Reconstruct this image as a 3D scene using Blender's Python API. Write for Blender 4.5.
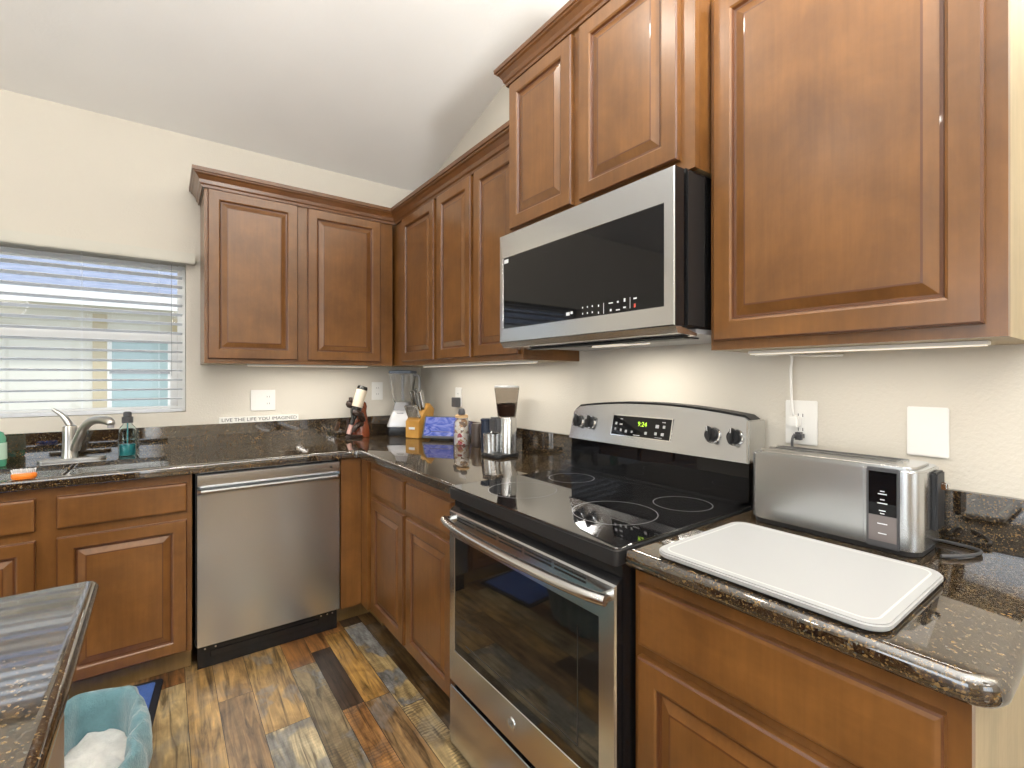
import bpy, bmesh, math, random
from mathutils import Vector, Matrix, noise
SC = bpy.context.scene
for o in list(bpy.data.objects): bpy.data.objects.remove(o)
COL = SC.collection
R = math.radians

# ------------------------------------------------------------------ camera
F, YAW, CX, CY, CZ, PX, PY = 476.96, 0.6427, -1.4604, -3.1308, 1.2916, 520.27, 377.3
cd = bpy.data.cameras.new('camera'); cam = bpy.data.objects.new('camera', cd); COL.objects.link(cam)
cam.location = (CX, CY, CZ); cam.rotation_euler = (R(90), 0, -YAW)
cd.sensor_width = 36.0; cd.lens = F * 36.0 / 1024.0
cd.shift_x = -(PX - 512) / 1024.0; cd.shift_y = (PY - 384) / 1024.0
cd.clip_start = 0.05
SC.camera = cam

# ------------------------------------------------------------------ world, sun, area lights, exposure
SC.view_settings.view_transform = 'Standard'; SC.view_settings.look = 'None'
SC.view_settings.gamma = 1.0; SC.view_settings.use_curve_mapping = False
SC.view_settings.exposure = 0.0
SC.cycles.use_denoising = True
W = bpy.data.worlds.new('sky'); SC.world = W; W.use_nodes = True
bg = W.node_tree.nodes['Background']; bg.inputs[0].default_value = (0.80, 0.90, 1.0, 1); bg.inputs[1].default_value = 2.0

def area(name, loc, rot, sx, sy, power, col=(1, 1, 1), shape='RECTANGLE', spread=None):
    l = bpy.data.lights.new(name, 'AREA'); l.shape = shape; l.size = sx
    if shape == 'RECTANGLE': l.size_y = sy
    l.energy = power; l.color = col
    if spread: l.spread = spread
    o = bpy.data.objects.new(name, l); COL.objects.link(o); o.location = loc; o.rotation_euler = rot
    return o
sun = bpy.data.lights.new('sun', 'SUN'); sun.energy = 1.5; sun.angle = R(2); sun.color = (1, .96, .88)
so = bpy.data.objects.new('sun', sun); COL.objects.link(so); so.rotation_euler = (R(38), 0, R(12)); so.location = (0, -3, 8)
# daylight entering the glass doors of the open-plan room (left wall and the wall behind the camera)
area('daylight_left', (-5.44, -3.2, 1.25), (0, R(-90), 0), 2.1, 2.6, 42, (0.93, 0.97, 1.0))
area('daylight_rear', (-2.6, -6.94, 1.35), (R(90), 0, 0), 2.2, 2.1, 20, (0.95, 0.98, 1.0))

# ------------------------------------------------------------------ materials
def mat(name, col=(.8, .8, .8), rough=.5, metal=0.0, **kw):
    m = bpy.data.materials.new(name); m.use_nodes = True
    b = m.node_tree.nodes['Principled BSDF']
    b.inputs['Base Color'].default_value = (*col, 1); b.inputs['Roughness'].default_value = rough
    b.inputs['Metallic'].default_value = metal
    for k, v in kw.items():
        k = {'coat': 'Coat Weight', 'coat_rough': 'Coat Roughness', 'trans': 'Transmission Weight', 'ior': 'IOR', 'alpha': 'Alpha',
             'sheen': 'Sheen Weight', 'spec': 'Specular IOR Level', 'emis': 'Emission Strength', 'ecol': 'Emission Color'}[k]
        b.inputs[k].default_value = (*v, 1) if isinstance(v, tuple) else v
    return m
def nodes(m):
    nt = m.node_tree; return nt, nt.nodes, nt.links, nt.nodes['Principled BSDF']
def coords(nt, scale=(1, 1, 1), kind='Object'):
    tc = nt.nodes.new('ShaderNodeTexCoord'); mp = nt.nodes.new('ShaderNodeMapping')
    mp.inputs['Scale'].default_value = scale; nt.links.new(tc.outputs[kind], mp.inputs[0]); return mp.outputs[0]
def ntex(nt, vec, scale, detail=4, rough=.55, dist=0.0):
    n = nt.nodes.new('ShaderNodeTexNoise'); n.inputs['Scale'].default_value = scale; n.inputs['Detail'].default_value = detail
    n.inputs['Roughness'].default_value = rough; n.inputs['Distortion'].default_value = dist
    nt.links.new(vec, n.inputs['Vector']); return n.outputs['Fac']
def ramp(nt, fac, stops, interp='LINEAR'):
    r = nt.nodes.new('ShaderNodeValToRGB'); r.color_ramp.interpolation = interp; e = r.color_ramp.elements
    while len(e) < len(stops): e.new(.5)
    for i, (p, c) in enumerate(stops): e[i].position = p; e[i].color = (*c, 1) if len(c) == 3 else c
    nt.links.new(fac, r.inputs[0]); return r.outputs[0]
def mixc(nt, fac, a, b, mode='MIX'):
    n = nt.nodes.new('ShaderNodeMix'); n.data_type = 'RGBA'; n.blend_type = mode
    for s, v in ((0, fac), (6, a), (7, b)):
        if hasattr(v, 'links'): nt.links.new(v, n.inputs[s])
        else: n.inputs[s].default_value = v if not isinstance(v, tuple) else (*v, 1)
    return n.outputs[2]
def bump(nt, h, strength=.1, dist=.01):
    n = nt.nodes.new('ShaderNodeBump'); n.inputs['Strength'].default_value = strength; n.inputs['Distance'].default_value = dist
    nt.links.new(h, n.inputs['Height']); nt.links.new(n.outputs[0], nt.nodes['Principled BSDF'].inputs['Normal']); return n

def wood_mat(name, dark, mid, light, scale=(7, 7, 1.1), rough=.32, coat=.35):
    m = mat(name, mid, rough, coat=coat, coat_rough=.22); nt, N, L, b = nodes(m)
    v = coords(nt, scale); v2 = coords(nt, (1, 1, 1)); v3 = coords(nt, (90, 90, 4))
    blot = ntex(nt, v2, 5.5, 5, .6, .3); gr = ntex(nt, v, 3.0, 5, .6, 1.2); fine = ntex(nt, v3, 1.0, 3)
    c = ramp(nt, gr, [(.25, dark), (.5, mid), (.78, light)])
    c2 = ramp(nt, blot, [(.3, tuple(x * .78 for x in mid)), (.7, tuple(x * 1.12 for x in light))])
    c = mixc(nt, .72, c, c2); f = ramp(nt, fine, [(.35, (.93, .93, .93)), (.65, (1.04, 1.04, 1.04))])
    c = mixc(nt, 1.0, c, f, 'MULTIPLY'); L.new(c, b.inputs['Base Color'])
    return m
M = {}
M['cab'] = wood_mat('cabinet_maple', (.105, .040, .0095), (.165, .066, .0155), (.23, .098, .025))
M['cabh'] = wood_mat('cabinet_maple_horizontal', (.105, .040, .0095), (.165, .066, .0155), (.23, .098, .025), scale=(1.3, 1.3, 8))
M['glaze'] = mat('dark_glaze', (.11, .038, .012), .35, coat=.3)
M['crown'] = wood_mat('crown_maple', (.085, .030, .009), (.125, .048, .014), (.17, .068, .02))
M['raw'] = wood_mat('pale_maple_panel', (.36, .28, .16), (.40, .32, .19), (.45, .36, .22), rough=.5, coat=0)
M['toe'] = wood_mat('toe_kick_wood', (.15, .085, .03), (.22, .13, .045), (.28, .17, .06))

def granite():
    m = mat('granite', (.03, .03, .03), .04, ior=2.25); nt, N, L, b = nodes(m)
    v = coords(nt)
    n1 = ntex(nt, v, 26, 4, .6)
    def vor(s, rnd=1.0):
        n = N.new('ShaderNodeTexVoronoi'); n.inputs['Scale'].default_value = s; n.inputs['Randomness'].default_value = rnd
        w = N.new('ShaderNodeVectorMath'); w.operation = 'ADD'
        nn = N.new('ShaderNodeTexNoise'); nn.inputs['Scale'].default_value = s * .9; L.new(v, nn.inputs['Vector'])
        sc = N.new('ShaderNodeVectorMath'); sc.operation = 'SCALE'; sc.inputs['Scale'].default_value = .9 / s
        L.new(nn.outputs['Color'], sc.inputs[0]); L.new(v, w.inputs[0]); L.new(sc.outputs[0], w.inputs[1]); L.new(w.outputs[0], n.inputs['Vector'])
        s_ = N.new('ShaderNodeSeparateColor'); L.new(n.outputs['Color'], s_.inputs[0]); return s_.outputs[0]
    a = vor(290); c = vor(520)
    ca = ramp(nt, a, [(0, (.004, .005, .007)), (.30, (.009, .009, .010)), (.50, (.045, .026, .012)), (.70, (.095, .055, .022)), (.85, (.22, .14, .055)), (.96, (.10, .10, .09))], 'CONSTANT')
    cb = ramp(nt, c, [(0, (.008, .009, .010)), (.45, (.016, .012, .009)), (.66, (.065, .038, .016)), (.87, (.18, .12, .05)), (.96, (.02, .025, .035))], 'CONSTANT')
    f = ramp(nt, n1, [(.38, (0, 0, 0)), (.62, (1, 1, 1))])
    col = mixc(nt, f, ca, cb)
    L.new(col, b.inputs['Base Color']); return m
M['granite'] = granite()

def steel(name, col=(.60, .595, .58), rough=.26, sc=(400, 400, 3), amt=.03):
    m = mat(name, col, rough, 1.0); nt, N, L, b = nodes(m)
    f = ntex(nt, coords(nt, sc), 1.0, 3)
    mr = N.new('ShaderNodeMapRange'); mr.inputs[3].default_value = rough - amt * .5; mr.inputs[4].default_value = rough + amt
    L.new(f, mr.inputs[0]); L.new(mr.outputs[0], b.inputs['Roughness']); 
    return m
M['steelh'] = steel('brushed_steel_horizontal', (.62, .635, .65), .2, sc=(2, 2, 260), amt=.02)
M['steelv'] = steel('brushed_steel_vertical', (.60, .615, .625), .27, sc=(300, 300, 3), amt=.004)
M['steel'] = mat('satin_steel', (.66, .66, .65), .22, 1.0)
M['chrome'] = mat('chrome', (.82, .82, .82), .08, 1.0)
M['nickel'] = mat('brushed_nickel', (.62, .60, .56), .28, 1.0)
M['blackglass'] = mat('black_glass', (.005, .005, .006), .03, ior=1.40)
M['cooktop'] = mat('cooktop_glass', (.008, .008, .009), .03, ior=2.7)
M['ovenglass'] = mat('oven_glass', (.012, .011, .010), .04, spec=.7)
M['black'] = mat('black_enamel', (.01, .01, .011), .25)
M['blackmat'] = mat('black_plastic', (.014, .014, .015), .45)
M['darkgrey'] = mat('dark_grey_plastic', (.07, .07, .075), .4)
M['grey'] = mat('grey_plastic', (.30, .30, .31), .4)
M['ring'] = mat('burner_ring_print', (.16, .16, .165), .3)
M['white'] = mat('white_plastic', (.82, .81, .78), .35)
M['whiteprint'] = mat('white_print', (.75, .76, .78), .5)
M['redprint'] = mat('red_print', (.6, .08, .05), .5)
M['clock'] = mat('green_digits', (.2, .35, .02), .5, emis=1.2, ecol=(.55, .9, .05))
M['board'] = mat('cutting_board_plastic', (.345, .348, .348), .5)
M['boardrim'] = mat('cutting_board_rim', (.50, .52, .49), .5)
def painted(name, col, bs=.25, sc=90, var=.03):
    m = mat(name, col, .75); nt, N, L, b = nodes(m)
    v = coords(nt, kind='Object'); h = ntex(nt, v, sc, 3, .6); bump(nt, h, bs, .004)
    c = ramp(nt, ntex(nt, v, 1.3, 3), [(.3, tuple(x * (1 - var) for x in col)), (.7, tuple(min(1, x * (1 + var)) for x in col))]); L.new(c, b.inputs['Base Color'])
    return m
M['wall'] = painted('cream_wall_paint', (.64, .60, .525), .30, 110)
M['ceil'] = painted('ceiling_paint', (.86, .86, .85), .15, 60)
M['trim'] = mat('white_trim_paint', (.82, .82, .80), .4)

def floor_mat():
    m = mat('plank_floor', (.3, .2, .1), .36); nt, N, L, b = nodes(m)
    at = N.new('ShaderNodeAttribute'); at.attribute_name = 'plank'; at.attribute_type = 'GEOMETRY'
    at2 = N.new('ShaderNodeAttribute'); at2.attribute_name = 'wear'; at2.attribute_type = 'GEOMETRY'
    sp = N.new('ShaderNodeSeparateColor'); L.new(at2.outputs['Color'], sp.inputs[0])   # r seed, g grey patch amount, b saw marks
    tc = N.new('ShaderNodeTexCoord'); off = N.new('ShaderNodeCombineXYZ'); mul = N.new('ShaderNodeMath'); mul.operation = 'MULTIPLY'; mul.inputs[1].default_value = 37.0
    L.new(sp.outputs[0], mul.inputs[0]); L.new(mul.outputs[0], off.inputs[2])
    add = N.new('ShaderNodeVectorMath'); add.operation = 'ADD'; L.new(tc.outputs['Object'], add.inputs[0]); L.new(off.outputs[0], add.inputs[1])
    def mp(s):
        k = N.new('ShaderNodeMapping'); k.inputs['Scale'].default_value = s; L.new(add.outputs[0], k.inputs[0]); return k.outputs[0]
    grain = ntex(nt, mp((42, 3.2, 1)), 1.0, 6, .62, 1.0)
    col = mixc(nt, 1.0, at.outputs['Color'], ramp(nt, grain, [(.34, (.28, .26, .25)), (.47, (.88, .88, .88)), (.68, (1.65, 1.6, 1.5))]), 'MULTIPLY')
    blot = ntex(nt, mp((9, 6, 1)), 1.0, 4, .6, .6)
    col = mixc(nt, 1.0, col, ramp(nt, blot, [(.32, (.62, .56, .50)), (.62, (1.18, 1.18, 1.18))]), 'MULTIPLY')
    patch = ramp(nt, ntex(nt, mp((7, 4.5, 1)), 1.0, 3, .55, .4), [(.50, (0, 0, 0)), (.56, (1, 1, 1))])
    pm = N.new('ShaderNodeMath'); pm.operation = 'MULTIPLY'; L.new(patch, pm.inputs[0]); L.new(sp.outputs[1], pm.inputs[1])
    pc = ramp(nt, ntex(nt, mp((60, 14, 1)), 1.0, 4), [(.35, (.10, .10, .10)), (.7, (.30, .30, .29))])
    col = mixc(nt, pm.outputs[0], col, pc)
    wv = N.new('ShaderNodeTexWave'); wv.bands_direction = 'Y'; wv.inputs['Scale'].default_value = 21; wv.inputs['Distortion'].default_value = 9; wv.inputs['Detail'].default_value = 4; wv.inputs['Detail Scale'].default_value = 1.6
    L.new(mp((.6, 1, 1)), wv.inputs['Vector'])
    sm = N.new('ShaderNodeMath'); sm.operation = 'MULTIPLY'; L.new(ramp(nt, wv.outputs['Fac'], [(.2, (.62, .62, .62)), (.6, (0, 0, 0))]), sm.inputs[0]); L.new(sp.outputs[2], sm.inputs[1])
    msk = ramp(nt, ntex(nt, mp((8, 5, 2)), 1.0, 3), [(.42, (.1, .1, .1)), (.6, (1, 1, 1))]); sm2 = N.new('ShaderNodeMath'); sm2.operation = 'MULTIPLY'; L.new(sm.outputs[0], sm2.inputs[0]); L.new(msk, sm2.inputs[1])
    col = mixc(nt, sm2.outputs[0], col, (.055, .042, .030))
    L.new(col, b.inputs['Base Color']); bump(nt, grain, .12, .002)
    return m
M['floor'] = floor_mat()
def cloth(name, col, bs=.5, sc=160, sheen=.5):
    m = mat(name, col, .95, sheen=sheen); nt, N, L, b = nodes(m); h = ntex(nt, coords(nt), sc, 4); bump(nt, h, bs, .006)
    c = ramp(nt, ntex(nt, coords(nt), 18, 4), [(.3, tuple(x * .8 for x in col)), (.7, tuple(min(1, x * 1.15) for x in col))]); L.new(c, b.inputs['Base Color']); return m
M['teal'] = cloth('teal_plush', (.125, .255, .29)); M['fleece'] = cloth('white_fleece', (.72, .70, .66))
M['mat'] = cloth('blue_mat_pile', (.025, .10, .38), .6, 200, .2); M['matb'] = mat('black_mat_border', (.012, .013, .02), .7)
M['glass'] = mat('clear_glass', (1, 1, 1), .02, trans=1.0, ior=1.3)
M['smoke'] = mat('smoked_clear_plastic', (.60, .56, .52), .06, trans=1.0, ior=1.15)
M['bluesoap'] = mat('blue_liquid', (.05, .42, .45), .1, trans=.5)
M['greensoap'] = mat('green_liquid', (.15, .55, .35), .15, trans=.4)

# ------------------------------------------------------------------ mesh helpers
ROOT = {}
def fin(bm, name, m, parent=None, smooth=None, bevel=None, loc=None):
    """bm in world coordinates -> ONE mesh object (or a part of parent)"""
    if bevel:
        bmesh.ops.bevel(bm, geom=list(bm.edges), offset=bevel[0], segments=bevel[1], affect='EDGES', clamp_overlap=True)
    bmesh.ops.recalc_face_normals(bm, faces=list(bm.faces))
    off = Vector(ROOT[parent.name]) if parent else (Vector(loc) if loc else Vector((0, 0, 0)))
    if off.length: bmesh.ops.translate(bm, verts=list(bm.verts), vec=-off)
    me = bpy.data.meshes.new(name); bm.to_mesh(me); bm.free()
    for x in (m if isinstance(m, (list, tuple)) else [m]): me.materials.append(M[x] if isinstance(x, str) else x)
    if smooth is not None:
        me.polygons.foreach_set('use_smooth', [True] * len(me.polygons)); me.set_sharp_from_angle(angle=R(smooth))
    o = bpy.data.objects.new(name, me); COL.objects.link(o)
    if parent: o.parent = parent
    elif loc: o.location = loc
    ROOT[o.name] = tuple(off)
    return o
def each(boxes, name, m, parent, X=None):
    for b_ in boxes:
        q = bmesh.new(); box(q, *b_)
        if X is not None: q.transform(X)
        fin(q, name, m, parent)
def tag(o, label=None, cat=None, group=None, kind=None):
    for k, v in (('label', label), ('category', cat), ('group', group), ('kind', kind)):
        if v: o[k] = v
    return o
def thing(name, label, cat, loc, group=None):
    o = bpy.data.objects.new(name, None); o.empty_display_size = .05; COL.objects.link(o); o.location = loc
    ROOT[o.name] = tuple(loc); return tag(o, label, cat, group)
def box(bm, x0, x1, y0, y1, z0, z1, mi=0, bv=0, seg=2):
    t = bmesh.new()
    vs = [t.verts.new((x, y, z)) for x in (x0, x1) for y in (y0, y1) for z in (z0, z1)]
    for q in ((0, 1, 3, 2), (4, 6, 7, 5), (0, 4, 5, 1), (2, 3, 7, 6), (0, 2, 6, 4), (1, 5, 7, 3)): t.faces.new([vs[i] for i in q])
    bmesh.ops.recalc_face_normals(t, faces=list(t.faces))
    if bv: bmesh.ops.bevel(t, geom=list(t.edges), offset=bv, segments=seg, affect='EDGES', clamp_overlap=True)
    return merge(bm, t, mi)
def merge(bm, t, mi=None, mtx=None):
    if mtx is not None: t.transform(mtx)
    mp = {v: bm.verts.new(v.co) for v in t.verts}; out = []
    for f in t.faces:
        try: g = bm.faces.new([mp[v] for v in f.verts])
        except ValueError: continue
        g.material_index = f.material_index if mi is None else mi; out.append(g)
    t.free(); return out
def B(*a, **k):
    bm = bmesh.new(); box(bm, *a, **k); return bm
def loft(bm, rings, caps=(True, True), mis=None, closed=True):
    vr = [[bm.verts.new(p) for p in r] for r in rings]; n = len(vr[0])
    for i in range(len(vr) - 1):
        for j in range(n if closed else n - 1):
            f = bm.faces.new((vr[i][j], vr[i][(j + 1) % n], vr[i + 1][(j + 1) % n], vr[i + 1][j]))
            if mis: f.material_index = mis[i]
    if caps[0]: bm.faces.new(list(reversed(vr[0])))
    if caps[1]:
        f = bm.faces.new(vr[-1]);
        if mis: f.material_index = mis[-1]
    return vr
def lathe(prof, c=(0, 0, 0), n=32, axis='z', mtx=None, bm=None, mi=0, caps=(True, True)):
    t = bmesh.new(); rings = []
    for r, h in prof:
        rings.append([(max(r, 1e-4) * math.cos(2 * math.pi * k / n), max(r, 1e-4) * math.sin(2 * math.pi * k / n), h) for k in range(n)])
    loft(t, rings, caps)
    A = {'z': Matrix.Identity(4), 'x': Matrix.Rotation(R(90), 4, 'Y'), '-x': Matrix.Rotation(R(-90), 4, 'Y'), 'y': Matrix.Rotation(R(-90), 4, 'X'), '-y': Matrix.Rotation(R(90), 4, 'X')}[axis]
    X = Matrix.Translation(c) @ A
    if mtx is not None: X = mtx @ X
    t.transform(X)
    if bm is None:
        for f in t.faces: f.material_index = mi
        return t
    merge(bm, t, mi); return bm
def tube(pts, rad, n=12, bm=None, mi=0, sub=0, squash=1.0, caps=True):
    P = [Vector(p) for p in pts]; rr = rad if isinstance(rad, (list, tuple)) else [rad] * len(P)
    if sub:
        Q, q = [], []
        for i in range(len(P) - 1):
            p0, p1, p2, p3 = P[max(i - 1, 0)], P[i], P[i + 1], P[min(i + 2, len(P) - 1)]
            for k in range(sub):
                t = k / sub; Q.append(.5 * ((2 * p1) + (p2 - p0) * t + (2 * p0 - 5 * p1 + 4 * p2 - p3) * t * t + (3 * p1 - p0 - 3 * p2 + p3) * t ** 3)); q.append(rr[i] * (1 - t) + rr[i + 1] * t)
        Q.append(P[-1]); q.append(rr[-1]); P, rr = Q, q
    T = [(P[min(i + 1, len(P) - 1)] - P[max(i - 1, 0)]).normalized() for i in range(len(P))]
    up = Vector((0, 0, 1)) if abs(T[0].z) < .9 else Vector((1, 0, 0)); nrm = T[0].cross(up).normalized(); rings = []
    for i, p in enumerate(P):
        nrm = (nrm - T[i] * nrm.dot(T[i])).normalized(); bi = T[i].cross(nrm)
        rings.append([p + rr[i] * (math.cos(2 * math.pi * k / n) * nrm + squash * math.sin(2 * math.pi * k / n) * bi) for k in range(n)])
    t = bmesh.new(); loft(t, rings, (caps, caps))
    if bm is None: return t
    merge(bm, t, mi); return bm
def prism(pts, z0, z1, bv=0, seg=3):
    """vertical prism of an xy outline"""
    t = bmesh.new(); a = [t.verts.new((x, y, z0)) for x, y in pts]; b = [t.verts.new((x, y, z1)) for x, y in pts]; n = len(pts)
    t.faces.new(list(reversed(a))); t.faces.new(b)
    for i in range(n): t.faces.new((a[i], a[(i + 1) % n], b[(i + 1) % n], b[i]))
    bmesh.ops.recalc_face_normals(t, faces=list(t.faces))
    if bv: bmesh.ops.bevel(t, geom=[e for e in t.edges if abs(e.verts[0].co.z - e.verts[1].co.z) < 1e-6], offset=bv, segments=seg, affect='EDGES', clamp_overlap=True)
    return t
def rrect(x0, x1, y0, y1, r, n=6):
    out = []
    for cx, cy, a in ((x1 - r, y1 - r, 0), (x0 + r, y1 - r, 90), (x0 + r, y0 + r, 180), (x1 - r, y0 + r, 270)):
        for k in range(n + 1):
            t = R(a + 90 * k / n); out.append((cx + r * math.cos(t), cy + r * math.sin(t)))
    return out
def sweep(prof, path, ends=True):
    """prof [(out, z)], path [(x, y)]; outward is to the right of the travel direction"""
    rings = []; P = [Vector((x, y)) for x, y in path]
    for i, p in enumerate(P):
        ns = []
        if i > 0: d = (P[i] - P[i - 1]).normalized(); ns.append(Vector((d.y, -d.x)))
        if i < len(P) - 1: d = (P[i + 1] - P[i]).normalized(); ns.append(Vector((d.y, -d.x)))
        m = sum(ns, Vector((0, 0))).normalized(); k = 1 / max(.3, m.dot(ns[0]))
        rings.append([(p.x + m.x * o * k, p.y + m.y * o * k, z) for o, z in prof])
    t = bmesh.new(); loft(t, rings, (ends, ends)); return t
def text(s, size, ext=.0004, align='CENTER', bold=0.0):
    c = bpy.data.curves.new('t', 'FONT'); c.body = s; c.size = size; c.extrude = ext; c.align_x = align; c.align_y = 'CENTER'; c.offset = bold; c.resolution_u = 2
    o = bpy.data.objects.new('t', c); COL.objects.link(o); bpy.context.view_layer.update()
    me = bpy.data.meshes.new_from_object(o.evaluated_get(bpy.context.evaluated_depsgraph_get()))
    t = bmesh.new(); t.from_mesh(me); bpy.data.objects.remove(o); bpy.data.curves.remove(c); bpy.data.meshes.remove(me); return t
# local frames: u across (to the viewer's right), v up, w out of the surface
def FB(x, y, z): return Matrix(((1, 0, 0, x), (0, 0, -1, y), (0, 1, 0, z), (0, 0, 0, 1)))     # surface facing -y
def FS(x, y, z): return Matrix(((0, 0, -1, x), (-1, 0, 0, y), (0, 1, 0, z), (0, 0, 0, 1)))    # surface facing -x

# ------------------------------------------------------------------ structure
def struct(bm, name, m, **k): return tag(fin(bm, name, m, **k), kind='structure')
H0, SL, RY = 2.595, .255, -4.2
def zc(y): return H0 - SL * y if y > RY else H0 - SL * RY + SL * (y - RY)
# floor planks: explicit colours around the visible area
rnd = random.Random(7)
gold, orange, dark, greyb, pale, mid, grey = (.32, .18, .05), (.22, .10, .032), (.050, .030, .018), (.125, .080, .040), (.36, .27, .14), (.15, .080, .030), (.15, .135, .105)
pal = [gold, orange, dark, greyb, pale, mid, grey, (.30, .19, .085), (.25, .14, .05), gold]
fixed = {  # column: list of (y_far, y_near, colour, grey patches, saw marks)
 -1: [(0, -.66, mid, 0, 0), (-.66, -1.60, (.105, .062, .025), .2, .45), (-1.6, -2.6, (.13, .08, .03), .1, .3)],
 0: [(0, -.615, dark, 0, 0), (-.615, -1.36, (.34, .25, .12), .95, .35), (-1.36, -2.3, pale, .35, 1.0), (-2.3, -3.2, gold, .2, 0)],
 1: [(0, -.64, orange, 0, 0), (-.64, -1.245, gold, .10, 0), (-1.245, -2.0, (.235, .145, .065), .45, 0), (-2, -3.1, mid, 0, .5)],
 2: [(0, -.755, orange, 0, 0), (-.755, -1.237, dark, 0, 0), (-1.237, -2.1, (.27, .135, .045), .15, .55), (-2.1, -3, grey, 0, 0)],
 3: [(0, -.84, orange, 0, 0), (-.84, -1.75, (.20, .155, .09), .85, .75), (-1.75, -2.8, gold, 0, 0)],
 4: [(0, -.45, dark, 0, 0), (-.45, -1.20, (.37, .235, .09), .55, 0), (-1.20, -2.2, (.50, .42, .27), .75, .25)],
 5: [(0, -.9, (.30, .185, .075), .25, 0), (-.9, -1.7, (.24, .15, .07), 0, 0), (-1.7, -2.9, gold, 0, .3)],
 6: [(0, -.5, mid, 0, 0), (-.5, -1.5, (.38, .24, .09), .2, 0), (-1.5, -2.5, dark, 0, 0)],
 7: [(0, -1.1, orange, .1, 0), (-1.1, -2.2, (.30, .18, .07), .3, .4)],
}
edges = [-.52, -.62, -.715, -.82, -.905, -1.01, -1.165, -1.285, -1.385]
xs = [-.02 - .1 * k for k in range(5)]
cols = [(0.02, -.12, None), (-.12, -.22, None), (-.22, -.32, None), (-.32, -.42, None), (-.42, -.52, None)]
cols += [(edges[i], edges[i + 1], i - 1) for i in range(8)]
x = -1.385
while x > -5.6: w = rnd.choice((.10, .12, .145)); cols.append((x, x - w, None)); x -= w
fb = bmesh.new(); cl = fb.loops.layers.float_color.new('plank'); wl = fb.loops.layers.float_color.new('wear')
def plank(x0, x1, y0, y1, c, g, s):
    e = .0009; q = [(x1 + e, y1 + e), (x0 - e, y1 + e), (x0 - e, y0 - e), (x1 + e, y0 - e)]
    f = fb.faces.new([fb.verts.new((a, b_, 0)) for a, b_ in q]); sd = rnd.random()
    for l in f.loops: l[cl] = (*c, 1); l[wl] = (sd, g, s, 1)
for x0, x1, key in cols:
    if key is not None and key in fixed:
        for y0, y1, c, g, s in fixed[key]: plank(x0, x1, y0, y1, c, g, s)
        y = fixed[key][-1][1]
    else: y = rnd.uniform(0, .0)
    while y > -7.0:
        ln = rnd.uniform(.6, 1.3); plank(x0, x1, y, y - ln, rnd.choice(pal), rnd.choice((0, 0, .3, .6)), rnd.choice((0, 0, 0, .5))); y -= ln
fl = struct(fb, 'floor', 'floor')
struct(B(-6.2, .2, -7.6, .2, -.08, -.0015), 'trim_1', M['blackmat'])

def wall_hole(axis, at0, at1, a0, a1, z1f, holes, name):
    """wall slab with rectangular openings; axis 'x' = runs along x (y from at0 to at1); sloped top given by z1f"""
    bm = bmesh.new(); us = sorted({a0, a1, RY if axis == 'y' else a0} | {h[0] for h in holes} | {h[1] for h in holes})
    us = [u for u in us if a0 <= u <= a1]
    for i in range(len(us) - 1):
        u0, u1 = us[i], us[i + 1]; hs = sorted([h for h in holes if h[0] <= u0 + 1e-6 and h[1] >= u1 - 1e-6], key=lambda h: h[2])
        zz = 0.0; segs = []
        for h in hs: segs.append((zz, h[2])); zz = h[3]
        segs.append((zz, None))
        for s0, s1 in segs:
            if s1 is not None and s1 - s0 < 1e-4: continue
            t0 = s1 if s1 is not None else z1f(u0); t1 = s1 if s1 is not None else z1f(u1)
            if axis == 'x': c = [(u0, at0, s0), (u0, at1, s0), (u1, at0, s0), (u1, at1, s0), (u0, at0, t0), (u0, at1, t0), (u1, at0, t1), (u1, at1, t1)]
            else: c = [(at0, u0, s0), (at1, u0, s0), (at0, u1, s0), (at1, u1, s0), (at0, u0, t0), (at1, u0, t0), (at0, u1, t1), (at1, u1, t1)]
            v = [bm.verts.new(p) for p in c]
            for q in ((0, 1, 3, 2), (4, 6, 7, 5), (0, 4, 5, 1), (2, 3, 7, 6), (0, 2, 6, 4), (1, 5, 7, 3)): bm.faces.new([v[k] for k in q])
    return struct(bm, name, 'wall')
WX0, WX1, WZ0, WZ1 = -2.42, -1.362, 1.105, 1.90
wall_hole('x', 0, .14, -5.6, 0, lambda u: H0, [(WX0, WX1, WZ0, WZ1)], 'wall_back')
wall_hole('y', 0, .14, -7.0, .14, zc, [], 'wall_right')
wall_hole('y', -5.6, -5.46, -7.0, .14, zc, [(-4.5, -1.9, 0.0, 2.2)], 'wall_left')
wall_hole('x', -7.14, -7.0, -5.6, .14, lambda u: zc(-7.0), [(-3.65, -1.55, .1, 2.4)], 'wall_front')
t = bmesh.new()
rows = [(.14, zc(.14)), (RY, zc(RY)), (-7.14, zc(-7.14))]
loft(t, [[(-5.6, y, z), (.14, y, z), (.14, y, z + .1), (-5.6, y, z + .1)] for y, z in rows]); struct(t, 'ceiling', 'ceil')
# baseboards where walls are free
struct(B(-5.46, -2.70, -.016, -.001, 0.001, .10, bv=.003), 'baseboard_back', 'trim')
struct(B(-.016, -.001, -6.98, -3.05, 0.001, .10, bv=.003), 'baseboard_right', 'trim')
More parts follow.
